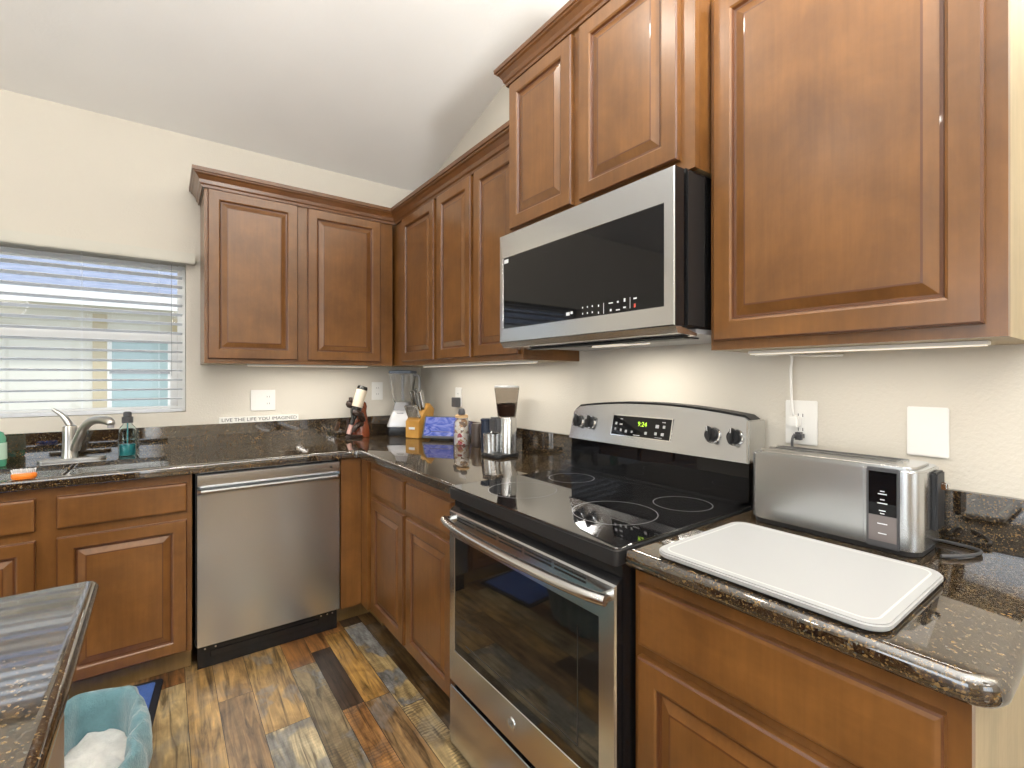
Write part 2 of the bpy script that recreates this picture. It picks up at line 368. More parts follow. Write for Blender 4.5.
# sink window: frame in the opening, two sashes
wn = bpy.data.objects.new('window_1', None); COL.objects.link(wn); wn.location = (-1.89, .10, WZ0); ROOT[wn.name] = (-1.89, .10, WZ0); wn['kind'] = 'structure'
t = bmesh.new(); fx0, fx1 = WX0 + .001, WX1 - .001; fz0, fz1 = WZ0 + .001, WZ1 - .001
for a in ((fx0, fx0 + .035, fz0, fz1), (fx1 - .035, fx1, fz0, fz1), (fx0 + .035, fx1 - .035, fz0, fz0 + .03), (fx0 + .035, fx1 - .035, fz1 - .03, fz1)): box(t, a[0], a[1], .075, .125, a[2], a[3], bv=.003)
fin(t, 'window_frame', 'trim', wn)
t = bmesh.new(); box(t, fx0 + .036, fx1 - .036, .08, .11, 1.475, 1.535, bv=.003)
for a in ((fx0 + .036, fx0 + .066), (fx1 - .066, fx1 - .036)): box(t, a[0], a[1], .082, .108, fz0 + .031, 1.474, bv=.002)
fin(t, 'sash', 'trim', wn)
fin(B(fx0 + .037, fx1 - .037, .112, .115, fz0 + .032, fz1 - .032), 'pane', M['glass'], wn)
# frames of the openings behind the camera
def opening_frame(n, axis, at, a0, a1, z0, z1):
    o = bpy.data.objects.new(n, None); COL.objects.link(o); loc = (at, (a0 + a1) / 2, z0) if axis == 'y' else ((a0 + a1) / 2, at, z0); o.location = loc; ROOT[o.name] = loc; o['kind'] = 'structure'
    t = bmesh.new(); md = (a0 + a1) / 2
    for u0, u1, v0, v1 in ((a0, a0 + .07, z0, z1), (a1 - .07, a1, z0, z1), (md - .04, md + .04, z0, z1), (a0, a1, z1 - .07, z1), (a0, a1, z0, z0 + .07)):
        if axis == 'y': box(t, at - .03, at + .03, u0 + .001, u1 - .001, v0 + .002, v1 - .002)
        else: box(t, u0 + .001, u1 - .001, at - .03, at + .03, v0 + .002, v1 - .002)
    fin(t, 'window_frame', 'trim', o)
opening_frame('door_1', 'y', -5.53, -4.5, -1.9, 0.0, 2.2)
opening_frame('window_2', 'x', -7.07, -3.65, -1.55, .1, 2.4)

# ------------------------------------------------------------------ cabinets
def door_rings(w, h, o=None):
    st = .053
    ins = [(0, 0), (0, .015), (.004, .019), (.046, .0195), (.051, .0165), (.054, .010), (.060, .0095), (.082, .0172), (.086, .0175)]
    if min(w, h) < .22:
        ins = [(0, 0), (0, .015), (.004, .019)]
    mis = [0, 1, 0, 0, 1, 1, 0, 1, 0]
    return ins, mis
def cab_door(fr, u0, u1, v0, v1, parent, horiz=False, name='door', mats=None):
    ins, mis = door_rings(u1 - u0, v1 - v0); t = bmesh.new()
    if name == 'drawer_front': ins = [(0, 0), (0, .014), (.003, .0175), (.009, .019), (.012, .0192)]; mis = [0, 1, 0, 0, 0, 0]
    rings = [[(u0 + i, v0 + i, w), (u1 - i, v0 + i, w), (u1 - i, v1 - i, w), (u0 + i, v1 - i, w)] for i, w in ins]
    loft(t, rings, mis=mis[:len(rings) - 1] + [0]); t.transform(fr)
    return fin(t, name, ['cabh' if horiz else 'cab', 'glaze'], parent)
def face_frame(fr, u0, u1, v0, v1, cells, parent, th=.019):
    """frame = rectangle minus cells, drawn as strips"""
    t = bmesh.new(); us = sorted({u0, u1} | {c[0] for c in cells} | {c[1] for c in cells}); vs = sorted({v0, v1} | {c[2] for c in cells} | {c[3] for c in cells})
    for i in range(len(us) - 1):
        for j in range(len(vs) - 1):
            mu, mv = (us[i] + us[i + 1]) / 2, (vs[j] + vs[j + 1]) / 2
            if any(c[0] < mu < c[1] and c[2] < mv < c[3] for c in cells): continue
            box(t, us[i], us[i + 1], vs[j], vs[j + 1], -th, 0)
    bmesh.ops.remove_doubles(t, verts=list(t.verts), dist=1e-5)
    t.transform(fr); return fin(t, 'face_frame', 'cab', parent)
def cabinet(name, label, cat, fr, u0, u1, v0, v1, depth, doors, drawers, body='cab', ends=(), toe=None, group=None, loc=None, open_top=False, bottom='raw'):
    c = fr @ Vector(((u0 + u1) / 2, v0, -depth / 2)); r = thing(name, label, cat, tuple(c), group)
    t = bmesh.new()
    if open_top:
        for q in ((u0, u0 + .018, v0, v1, -depth, -.0195), (u1 - .018, u1, v0, v1, -depth, -.0195), (u0 + .018, u1 - .018, v0, v0 + .018, -depth, -.0195), (u0 + .018, u1 - .018, v0 + .018, v1, -depth, -depth + .012)): box(t, *q)
    else: box(t, u0, u1, v0 + .0, v1, -depth, -.0195)
    if toe: pass
    if body != 'cab' or bottom:
        for f in t.faces:
            n = f.normal
    t.transform(fr); bmesh.ops.recalc_face_normals(t, faces=list(t.faces)); t.normal_update()
    for f in t.faces: f.material_index = 1 if (f.normal.z < -.5 and not toe) else 0
    if ends:
        ax = fr.to_3x3() @ Vector((1, 0, 0))
        for f in t.faces:
            d = f.normal.dot(ax)
            if (d > .5 and 'R' in ends): f.material_index = 1
    fin(t, 'carcass', ['cab', 'raw'], r)
    cells = [(a + .012, b - .012, c_ + .012, d_ - .012) for a, b, c_, d_ in list(doors) + list(drawers)]
    face_frame(fr, u0, u1, v0, v1, cells, r)
    for q in doors: cab_door(fr, *q, r)
    for q in drawers: cab_door(fr, *q, r, True, 'drawer_front')
    if toe:
        tt = bmesh.new(); box(tt, u0, u1, .001, v0 - .001, -depth, -.075); tt.transform(fr); fin(tt, 'toe_kick', 'toe', r)
    return r
# uppers, back wall (frame plane y=-.31)
fr = FB(0, -.31, 0)
ub = cabinet('wall_cabinet', 'two-door brown wall cabinet above the counter, between window and corner', 'cabinet', fr, -1.298, -.331, 1.362, 2.245, .308,
        [(-1.284, -.873, 1.385, 2.225), (-.822, -.412, 1.385, 2.225)], [])
# uppers, stove wall (frame plane x=-.31); u = -y
fs = FS(-.31, 0, 0)
cabinet('wall_cabinet', 'single-door brown corner wall cabinet hung above the blender and knife block', 'cabinet', fs, .002, .876, 1.362, 2.245, .308,
        [(.44, .859, 1.385, 2.225)], [])
cabinet('wall_cabinet', 'brown wall cabinet with two narrow doors, directly left of the microwave', 'cabinet', fs, .877, 1.614, 1.362, 2.245, .308,
        [(.893, 1.232, 1.385, 2.225), (1.262, 1.598, 1.385, 2.225)], [])
CR = [(-.0, 2.246), (.004, 2.228), (.010, 2.228), (.012, 2.240), (.018, 2.246), (.022, 2.262), (.034, 2.280), (.042, 2.286), (.044, 2.292), (.050, 2.294), (.051, 2.312), (0, 2.312)]
t = sweep(CR, [(-1.299, -.002), (-1.299, -.311), (-.311, -.311), (-.311, -1.612)])
tag(fin(t, 'crown_molding', 'crown'), 'dark stained crown molding running over the lower row of wall cabinets', 'molding')
# over the microwave
fo = FS(-.38, 0, 0)
mc = cabinet('wall_cabinet', 'raised two-door wall cabinet directly above the microwave', 'cabinet', fo, 1.616, 2.428, 1.826, 2.445, .378,
        [(1.640, 1.985, 1.856, 2.412), (2.022, 2.386, 1.856, 2.412)], [], bottom='raw')
t = sweep([(o * .85, 2.4925 - (2.312 - z) * .8) for o, z in CR], [(-.002, -1.615), (-.381, -1.615), (-.381, -2.429), (-.330, -2.429)])
fin(t, 'crown_molding', 'crown', mc)
rc = cabinet('wall_cabinet', 'large single-door wall cabinet at the right, over the toaster', 'cabinet', fs, 2.430, 2.979, 1.362, 2.330, .308,
        [(2.444, 2.951, 1.385, 2.262)], [], ends='R')
# base cabinets
BT = .8725
cabinet('sink_base_cabinet', 'wide brown sink cabinet below the faucet, left of the dishwasher', 'cabinet', FB(0, -.61, 0), -2.272, -1.360, .105, BT, .60,
        [(-2.250, -1.842, .085 + .03, .680), (-1.785, -1.378, .085 + .03, .680)], [(-2.250, -1.842, .715, .838), (-1.785, -1.378, .715, .838)], toe=True, open_top=True)
cabinet('base_cabinet', 'brown base cabinet at the far left end of the window wall', 'cabinet', FB(0, -.61, 0), -2.66, -2.273, .105, BT, .60,
        [(-2.64, -2.30, .115, .680)], [(-2.64, -2.30, .715, .838)], toe=True)
t = thing('base_cabinet', 'blank brown corner base filler between dishwasher and left drawer cabinet', 'cabinet', (-.35, -.35, 0))
q = B(-.733, -.6301, -.629, -.610, .105, BT); fin(q, 'filler_panel', 'cab', t)
q = B(-.629, -.610, -.72, -.6301, .105, BT); fin(q, 'filler_stile', 'cab', t)
q = prism([(-.733, -.609), (-.609, -.609), (-.609, -.72), (-.003, -.72), (-.003, -.003), (-.733, -.003)], .105, BT); fin(q, 'carcass', 'cab', t)
q = prism([(-.733, -.535), (-.55, -.535), (-.55, -.72), (-.54, -.72), (-.54, -.525), (-.733, -.525)], .001, .104); fin(q, 'toe_kick', 'toe', t)
fsb = FS(-.61, 0, 0)
cabinet('base_cabinet', 'brown base cabinet with two doors and two drawers, left of the range', 'cabinet', fsb, .721, 1.652, .105, BT, .60,
        [(.775, 1.168, .125, .688), (1.197, 1.600, .125, .688)], [(.775, 1.168, .715, .838), (1.197, 1.600, .715, .838)], toe=True)
cabinet('base_cabinet', 'brown base cabinet with one wide drawer under the white cutting board', 'cabinet', fsb, 2.428, 2.985, .105, BT, .60,
        [(2.446, 2.960, .125, .680)], [(2.446, 2.960, .706, .838)], ends='R', toe=True)

# ------------------------------------------------------------------ counters
CT = .914
def counter_slab(xsl, ysl, inside, front, name, parent, z0=.874, z1=CT, r=.017):
    t = bmesh.new()
    vt = {}
    def V(x, y, z):
        k = (round(x, 5), round(y, 5), z)
        if k not in vt: vt[k] = t.verts.new((x, y, z))
        return vt[k]
    cells = {}
    for i in range(len(xsl) - 1):
        for j in range(len(ysl) - 1):
            cells[i, j] = inside((xsl[i] + xsl[i + 1]) / 2, (ysl[j] + ysl[j + 1]) / 2)
    for (i, j), on in cells.items():
        if not on: continue
        x0, x1, y0, y1 = xsl[i], xsl[i + 1], ysl[j], ysl[j + 1]
        t.faces.new((V(x0, y0, z1), V(x1, y0, z1), V(x1, y1, z1), V(x0, y1, z1))); t.faces.new((V(x0, y0, z0), V(x0, y1, z0), V(x1, y1, z0), V(x1, y0, z0)))
        for (di, dj, a, b_) in ((-1, 0, (x0, y0), (x0, y1)), (1, 0, (x1, y0), (x1, y1)), (0, -1, (x0, y0), (x1, y0)), (0, 1, (x0, y1), (x1, y1))):
            if not cells.get((i + di, j + dj)): t.faces.new((V(*a, z0), V(*b_, z0), V(*b_, z1), V(*a, z1)))
    bmesh.ops.recalc_face_normals(t, faces=list(t.faces))
    # round the vertical corner first where asked, then the long edges
    vc = [e for e in t.edges if abs(e.verts[0].co.z - e.verts[1].co.z) > .01 and front(e.verts[0].co, e.verts[1].co, 'v')]
    if vc: bmesh.ops.bevel(t, geom=vc, offset=.02, segments=5, affect='EDGES', clamp_overlap=True)
    es = [e for e in t.edges if abs(e.verts[0].co.z - e.verts[1].co.z) < 1e-6 and front(e.verts[0].co, e.verts[1].co, 'h')]
    bmesh.ops.bevel(t, geom=es, offset=r, segments=6, affect='EDGES', clamp_overlap=True, profile=.5)
    return fin(t, name, 'granite', parent, smooth=40)
CF = -.648
SX0, SX1, SY0, SY1 = -2.13, -1.438, -.598, -.285
ct = thing('countertop', 'speckled dark granite L-shaped countertop running from sink round to range', 'countertop', (-1.3, -.3, .874))
def near(v, a): return abs(v - a) < 2e-3
def fr1(a, b_, k):
    if k == 'v': return (near(a.x, CF) and near(a.y, CF)) 
    if near(a.y, CF) and near(b_.y, CF) and max(a.x, b_.x) < CF + .025: return True
    if near(a.x, CF) and near(b_.x, CF) and max(a.y, b_.y) < CF + .025: return True
    m = (a + b_) / 2
    return abs(m.x - CF) < .03 and abs(m.y - CF) < .03 and (a - b_).length < .02
counter_slab([-2.66, SX0, SX1, CF, -.001], [-1.652, CF, SY0, SY1, -.001],
    lambda x, y: ((y > CF) or (x > CF)) and not (SX0 < x < SX1 and SY0 < y < SY1), fr1, 'slab', ct)
BS = 1.034
fin(B(-2.66, -.001, -.021, -.001, CT + .0005, BS, bv=.0015), 'backsplash', 'granite', ct)
fin(B(-.021, -.001, -1.652, -.0215, CT + .0005, BS, bv=.0015), 'backsplash', 'granite', ct)
ct2 = thing('countertop', 'speckled dark granite countertop piece right of the range, under the toaster', 'countertop', (-.3, -2.7, .874))
def fr2(a, b_, k):
    if k == 'v': return near(a.x, CF) and near(a.y, -3.022)
    if near(a.x, CF) and near(b_.x, CF): return True
    if near(a.y, -3.022) and near(b_.y, -3.022): return True
    m = (a + b_) / 2
    return abs(m.x - CF) < .03 and abs(m.y + 3.022) < .03 and (a - b_).length < .02
def rrect2(x0, x1, y0, y1, rs, n=7):
    out = []
    for cx, cy, a, r in ((x1 - rs[0], y1 - rs[0], 0, rs[0]), (x0 + rs[1], y1 - rs[1], 90, rs[1]), (x0 + rs[2], y0 + rs[2], 180, rs[2]), (x1 - rs[3], y0 + rs[3], 270, rs[3])):
        for k in range(n + 1): t = R(a + 90 * k / n); out.append((cx + r * math.cos(t), cy + r * math.sin(t)))
    return out
def bull_slab(x0, x1, y0, y1, rs, z0=.874, z1=CT):
    P_ = [(.012, z0), (.006, z0 + .002), (.0015, z0 + .008), (0, z0 + .015), (0, z1 - .015), (.0013, z1 - .009), (.005, z1 - .004), (.010, z1 - .001), (.016, z1)]
    t = bmesh.new(); loft(t, [[(a, b_, z) for a, b_ in rrect2(x0 + i, x1 - i, y0 + i, y1 - i, [max(r - i, .001) for r in rs])] for i, z in P_]); return t
fin(bull_slab(CF, -.001, -3.022, -2.428, (.004, .004, .045, .004)), 'slab', 'granite', ct2, smooth=40)
fin(B(-.021, -.001, -3.022, -2.428, CT + .0005, BS, bv=.0015), 'backsplash', 'granite', ct2)
# sink
sk = thing('kitchen_sink', 'stainless double-bowl undermount sink set in the granite below window', 'sink', ((SX0 + SX1) / 2, (SY0 + SY1) / 2, .70))
def bowl(x0, x1, y0, y1, zt, zb):
    t = bmesh.new(); th = .003
    def rg(i, z, r=.03): return [(a, b_, z) for a, b_ in rrect(x0 + i, x1 - i, y0 + i, y1 - i, r, 5)]
    loft(t, [rg(.005, zt), rg(.0, zt), rg(.002, zb + .03), rg(.02, zb)], (False, True))
    t2 = bmesh.new(); loft(t2, [rg(.005, zt), rg(.010, zb + .033), rg(.03, zb + .003)], (False, True)); merge(t, t2)
    bmesh.ops.remove_doubles(t, verts=list(t.verts), dist=1e-5)
    return t
mdx = (SX0 + SX1) / 2
fin(bowl(SX0 + .0015, mdx - .006, SY0 + .0015, SY1 - .0015, .893, .69), 'bowl', 'steel', sk, smooth=35)
fin(bowl(mdx + .006, SX1 - .0015, SY0 + .0015, SY1 - .0015, .893, .69), 'bowl', 'steel', sk, smooth=35)
for cx in ((SX0 + mdx) / 2, (SX1 + mdx) / 2):
    fin(lathe([(.04, .0), (.042, .004), (.03, .005), (.028, .002)], (cx, -.43, .6935), 24), 'drain', 'chrome', sk, smooth=30)
# faucet
fc = thing('kitchen_faucet', 'brushed nickel single-lever faucet standing behind the sink', 'faucet', (-1.800, -.165, CT))
fin(prism(rrect(-1.910, -1.672, -.195, -.135, .029, 8), CT + .0005, CT + .011, bv=.004), 'base_plate', 'nickel', fc, smooth=40)
fin(lathe([(.030, .0), (.029, .01), (.026, .04), (.025, .10), (.026, .13), (.024, .145), (.012, .152)], (-1.800, -.165, CT + .0115), 28), 'body', 'nickel', fc, smooth=40)
fin(tube([(-1.800, -.165, CT + .158), (-1.810, -.163, 1.095), (-1.829, -.16, 1.122), (-1.858, -.156, 1.148)], [.017, .016, .012, .008], 14, sub=5, squash=.8), 'lever', 'nickel', fc, smooth=50)
fin(tube([(-1.782, -.180, CT + .05), (-1.768, -.205, 1.01), (-1.742, -.245, 1.070), (-1.710, -.29, 1.098), (-1.678, -.335, 1.104), (-1.650, -.375, 1.098), (-1.642, -.386, 1.086)], [.019, .0185, .0175, .017, .018, .018, .014], 16, sub=6), 'spout', 'nickel', fc, smooth=50)
fin(lathe([(.012, 0), (.012, .012)], (-1.644, -.384, 1.070), 16), 'nozzle', 'grey', fc, smooth=30)

# ------------------------------------------------------------------ dishwasher
dw = thing('dishwasher', 'stainless steel dishwasher with pocket handle under the granite counter', 'dishwasher', (-1.043, -.32, 0))
DX0, DX1 = -1.342, -.743
fin(B(DX0 - .006, DX1 + .004, -.605, -.02, .11, .870), 'tub', 'black', dw)
# door: section profile in (y, z), with a scooped pocket and lip
def dprof(k=1):
    P = [(-.606, .112), (-.634, .112), (-.638, .116), (-.640, .30), (-.641, .55), (-.640, .766), (-.644, .780), (-.655, .788), (-.660, .794), (-.659, .800), (-.650, .803), (-.630, .800), (-.618, .806), (-.618, .812), (-.640, .815), (-.642, .819), (-.642, .862), (-.638, .866), (-.606, .866)]
    return P
t = bmesh.new(); P = dprof()
xsd = [DX0 + .0, DX0 + .012] + [DX0 + .012 + (DX1 - DX0 - .024) * k / 14 for k in range(1, 14)] + [DX1 - .012, DX1]
rings = []
for i, x in enumerate(xsd):
    e = (i in (0, len(xsd) - 1)); k = min(1, min(x - DX0, DX1 - x) / .02)
    f = 1 - (2 * (x - DX0) / (DX1 - DX0) - 1) ** 2
    rg = []
    for j, (y, z) in enumerate(P):
        yy = y
        if 2 <= j <= 5: yy = y - .004 * f * (1 if j in (3, 4) else .6)
        if 6 <= j <= 10 and k < .5: yy = max(y, -.641)
        if 11 <= j <= 13 and k < .5: yy = -.640
        rg.append((x, yy, z))
    rings.append(rg)
loft(t, rings); fin(t, 'door', 'steelv', dw, smooth=28)
each([(-.905 + k * .011, -.899 + k * .011, -.6432, -.6425, .837, .8395) for k in range(9)], 'control_mark', 'darkgrey', dw); fin(lathe([(.006, 0), (.005, .0012)], (-.785, -.6423, .840), 16, '-y'), 'indicator', 'blackmat', dw)
t = bmesh.new(); box(t, DX0 + .002, DX1 - .002, -.600, -.58, .004, .108); box(t, DX0 + .05, DX1 - .09, -.603, -.600, .045, .075, bv=.002)
fin(t, 'kick_panel', 'black', dw)
for x in (DX0 + .03, DX0 + .07, DX1 - .08, DX1 - .05, DX1 - .025):
    fin(lathe([(.005, 0), (.004, .003)], (x, -.6005, .088), 10, '-y'), 'screw', 'steel', dw, smooth=40)

# ------------------------------------------------------------------ range
Y0, Y1 = -1.662, -2.420     # far (left) and near (right) sides
rg_ = thing('range', 'stainless steel electric range with black glass cooktop between the granite counters', 'stove', (-.35, -2.041, 0))
fin(B(-.645, -.03, Y1, Y0, .03, .903), 'body', 'black', rg_)
for x in (-.58, -.1):
    for y in (Y0 - .06, Y1 + .06): fin(lathe([(.02, 0), (.018, .028)], (x, y, .001), 14), 'leveling_foot', 'blackmat', rg_)
fin(prism(rrect(-.668, -.075, Y1 - .002, Y0 + .002, .012, 4), .8745, .9122, bv=.003), 'cooktop_frame', M['blackmat'], rg_, smooth=35)
fin(prism(rrect(-.666, -.077, Y1, Y0, .011, 4), .9125, .9165, bv=.0015), 'cooktop', 'cooktop', rg_, smooth=35)
# thin steel ledge at the back of the glass
t = bmesh.new(); box(t, -.135, -.127, Y1 + .02, Y0 - .02, .9168, .9185); box(t, -.120, -.076, Y1 + .02, Y0 - .02, .9168, .925, bv=.003); fin(t, 'rear_vent_trim', 'black', rg_)
def ringmesh(cx, cy, r, w=.0022, z=.9167):
    t = bmesh.new(); n = 64; a = []; b_ = []
    for k in range(n):
        c, s = math.cos(2 * math.pi * k / n), math.sin(2 * math.pi * k / n)
        a.append(t.verts.new((cx + (r - w) * c, cy + (r - w) * s, z))); b_.append(t.verts.new((cx + r * c, cy + r * s, z)))
    for k in range(n): t.faces.new((a[k], b_[k], b_[(k + 1) % n], a[(k + 1) % n]))
    return t
for cx, cy, r in ((-.24, -1.82, .085), (-.50, -1.86, .115), (-.455, -2.225, .118), (-.225, -2.285, .085)):
    fin(ringmesh(cx, cy, r), 'burner_ring', 'ring', rg_)
# oven door: rings in (u=-y, v=z) plane
fd = FS(-.650, 0, 0)
od = None
t = bmesh.new(); u0, u1, v0, v1 = -Y0, -Y1, .250, .846
loft(t, [[(u0, v0, -.003), (u1, v0, -.003), (u1, v1, -.003), (u0, v1, -.003)], [(u0, v0, .014), (u1, v0, .014), (u1, v1 - .012, .014), (u0, v1 - .012, .014)],
         [(u0 + .004, v0 + .004, .018), (u1 - .004, v0 + .004, .018), (u1 - .004, v1 - .016, .018), (u0 + .004, v1 - .016, .018)],
         [(u0 + .036, .361, .018), (u1 - .050, .361, .018), (u1 - .050, .748, .018), (u0 + .036, .748, .018)],
         [(u0 + .038, .363, .015), (u1 - .052, .363, .015), (u1 - .052, .746, .015), (u0 + .038, .746, .015)]], (True, False), mis=[1, 0, 0, 0])
t.transform(fd); od = fin(t, 'oven_door', ['steelh', 'black'], rg_)
t = bmesh.new(); box(t, u0 + .037, u1 - .051, .362, .747, .004, .0158); t.transform(fd); fin(t, 'oven_window', 'ovenglass', od)
t = bmesh.new(); box(t, u0 + .11, u1 - .12, .408, .411, .0159, .0163); box(t, u1 - .123, u1 - .120, .411, .70, .0159, .0163); t.transform(fd); fin(t, 'window_print', 'blackmat', od)
each([(u0 + .055 + k * .125, u0 + .167 + k * .125, zz, zz + .005, .0175, .0187) for k in range(5) for zz in (.808, .818)], 'vent_slot', 'blackmat', od, fd)
t = bmesh.new(); n = 18
pts = []; rr = []
for k in range(n + 1):
    s = k / n; b_ = 1 - (2 * s - 1) ** 4; pts.append((-.690 - .030 * (1 - (2 * s - 1) ** 2) ** .6, Y0 - .008 + (Y1 - Y0 + .016) * s, .806)); rr.append(.0150)
t = tube(pts, rr, 16, squash=.85)
lathe([(.012, 0), (.012, .03)], (-.668, Y0 - .020, .806), 12, '-x', bm=t); lathe([(.012, 0), (.012, .03)], (-.668, Y1 + .020, .806), 12, '-x', bm=t)
fin(t, 'handle', 'steel', od, smooth=50)
t = lathe([(.018, 0), (.018, .002), (.0165, .003)], (-.6682, -2.03, .307), 28, '-x'); em = fin(t, 'emblem', 'chrome', od, smooth=30)
t = text('GE', .018, .0004); t.transform(FS(-.6715, -2.03, .307)); fin(t, 'emblem_letters', 'darkgrey', od)
t = bmesh.new(); box(t, u0, u1, .035, .232, -.003, .016, bv=.003); t.transform(fd); fin(t, 'storage_drawer', 'steelh', rg_)
# backguard: black lower part, slanted steel control panel with arched top
t = bmesh.new(); prof = [(-.098, .925), (-.094, 1.040), (-.03, 1.040), (-.03, .905), (-.074, .905), (-.075, .925)]
loft(t, [[(x, y, z) for x, z in prof] for y in (Y0 - .002, Y1 + .002)]); fin(t, 'backguard', 'blackglass', rg_)
N_ = 24; front, back = [], []
def arch(s): return 1.172 + .028 * (1 - (2 * s - 1) ** 2)
t = bmesh.new(); rings = []
for k in range(N_ + 1):
    s = k / N_; y = Y0 + .004 + (Y1 - Y0 - .008) * s; zt = arch(s)
    cr = .018 * (1 - min(1, min(s, 1 - s) / .03)) ** 2
    zt -= cr
    xt = -.098 + .034 * (zt - 1.042) / .14
    rings.append([(-.104, y, 1.041), (-.102, y, 1.047), (xt - .004, y, zt - .006), (xt + .004, y, zt), (-.012, y, zt - .002), (-.012, y, 1.041)])
loft(t, rings); cp = fin(t, 'control_panel', 'steelh', rg_, smooth=30)
t = bmesh.new(); rings = []
for k in range(N_ + 1):
    s = k / N_; y = Y0 + .004 + (Y1 - Y0 - .008) * s; zt = arch(s) + .0018 - .018 * (1 - min(1, min(s, 1 - s) / .03)) ** 2
    rings.append([(-.066, y, zt - .004), (-.066, y, zt), (-.012, y, zt), (-.012, y, zt - .004)])
loft(t, rings); fin(t, 'panel_cap', 'blackmat', cp, smooth=30)
t = bmesh.new(); box(t, -.11, -.012, Y1 - .006, Y1 + .003, 1.041, 1.166, bv=.003)
fin(t, 'panel_end_cap', 'steel', cp)
TILT = math.atan2(.034, .14)
def panel(y, z):   # point on the slanted face
    x = -.102 + .034 * (z - 1.042) / .14 + .0; return Matrix.Translation((x - .0012, y, z)) @ Matrix.Rotation(TILT, 4, 'Y') @ FS(0, 0, 0)
X = panel(-2.015, 1.112)
t = bmesh.new(); box(t, -.134, .134, -.040, .040, 0, .0015, bv=.0006); t.transform(X); fin(t, 'display_bezel', 'chrome', cp)
t = bmesh.new(); box(t, -.130, .130, -.036, .036, .001, .0022); t.transform(X); dsp = fin(t, 'display', 'blackglass', cp)
t = text('9:24', .024); t.transform(X @ Matrix.Translation((.01, .010, .0025))); fin(t, 'clock_digits', 'clock', dsp)
each([(a - w / 2, a + w / 2, b_ - h / 2, b_ + h / 2, .0022, .0026) for (a, b_, w, h) in [(-.112, .006, .010, .010), (-.088, .004, .014, .006), (-.112, -.016, .008, .010), (-.085, -.018, .008, .010), (-.060, -.020, .010, .010), (-.033, -.020, .008, .008), (.03, -.020, .010, .010), (.075, .008, .014, .012), (.103, .008, .010, .010), (.072, -.018, .010, .010), (.100, -.018, .012, .010), (-.088, .024, .012, .003), (.100, .024, .014, .003), (.085, -.031, .03, .002), (-.01, -.031, .03, .003)]], 'button_mark', 'grey', dsp, X)
def knob(y, ang):
    X = panel(y, 1.111) @ Matrix.Rotation(ang, 4, 'Z')
    t = lathe([(.026, 0), (.026, .002), (.0235, .004)], (0, 0, 0), 28); t.transform(X); sk_ = fin(t, 'knob_skirt', 'chrome', cp, smooth=30)
    t = lathe([(.022, .004), (.021, .012), (.019, .016)], (0, 0, 0), 28)
    box(t, -.005, .005, -.0245, .0245, .010, .030, bv=.003)
    t.transform(X); fin(t, 'knob', 'blackmat', cp, smooth=35)
    t = bmesh.new(); box(t, -.001, .001, .008, .023, .0301, .0306); t.transform(X); fin(t, 'knob_pointer', 'whiteprint', cp)
for y, a in ((-1.700, .2), (-1.768, -.1), (-2.298, .25), (-2.371, 0)): knob(y, a)

# ------------------------------------------------------------------ microwave
mw = thing('microwave_oven', 'stainless over-the-range microwave with black glass front hung under cabinet', 'microwave', (-.22, -2.041, 1.40))
fin(B(-.405, -.006, Y1, Y0, 1.418, 1.820, bv=.002), 'case', 'black', mw)
fin(B(-.400, -.33, Y1 - .0025, Y1 - .0005, 1.424, 1.812), 'case_vent_strip', 'blackmat', mw)
fm = FS(-.412, 0, 0); t = bmesh.new(); v0, v1 = 1.420, 1.814
R4 = lambda a, b_, c, d, w: [(a, c, w), (b_, c, w), (b_, d, w), (a, d, w)]
loft(t, [R4(u0, u1, v0, v1, .004), R4(u0, u1, v0, v1, .041), R4(u0 + .002, u1 - .002, v0 + .002, v1 - .002, .0445),
         R4(u0 + .021, u1 - .029, v0 + .049, v1 - .085, .0450), R4(u0 + .023, u1 - .031, v0 + .051, v1 - .087, .0425)], (True, False), mis=[1, 0, 0, 0])
t.transform(fm); md = fin(t, 'door', ['steelh', 'black'], mw)
t = bmesh.new(); box(t, u0 + .022, u1 - .030, v0 + .050, v1 - .086, .03, .0432); t.transform(fm); gl = fin(t, 'window', 'blackglass', md)
zz = 1.488
each([(a - w / 2, a + w / 2, zz + b_ - h / 2, zz + b_ + h / 2, .0432, .0436) for a, b_, w, h in [(2.035, 0, .016, .010), (2.052, .002, .010, .008), (2.10, .012, .004, .005), (2.12, .012, .004, .005), (2.14, .012, .004, .005), (2.10, -.006, .004, .005), (2.12, -.006, .004, .005), (2.14, -.006, .004, .005), (2.165, .010, .004, .006), (2.165, -.010, .004, .006), (2.185, 0, .0015, .030), (2.212, .012, .016, .003), (2.212, -.008, .006, .006), (2.238, .012, .006, .005), (2.238, -.010, .014, .003), (2.262, .014, .006, .009), (2.262, -.006, .009, .004), (2.281, .004, .0012, .030), (2.298, .014, .011, .004)]], 'touch_control_mark', 'whiteprint', gl, fm)
t = bmesh.new(); box(t, 2.294, 2.300, 1.478, 1.488, .0432, .0436); t.transform(fm); fin(t, 'stop_mark', 'redprint', gl)
t = bmesh.new(); box(t, 1.690, 1.716, 1.708, 1.722, .0432, .0436); t.transform(fm); fin(t, 'sticker', 'whiteprint', gl)
t = bmesh.new(); prof = [(-.452, 1.419), (-.440, 1.402), (-.36, 1.398), (-.36, 1.405), (-.43, 1.419)]
loft(t, [[(x, y, z) for x, z in prof] for y in (Y0, Y1)]); fin(t, 'lower_chin', 'steelh', mw)
t = bmesh.new(); box(t, -.36, -.01, Y1 + .003, Y0 - .003, 1.404, 1.417); fin(t, 'underside', 'grey', mw)
t = bmesh.new()
for a in (-1.80, -2.22): fin(B(-.34, -.24, a - .13, a + .13, 1.400, 1.4035, bv=.001), 'grease_filter', 'darkgrey', mw)
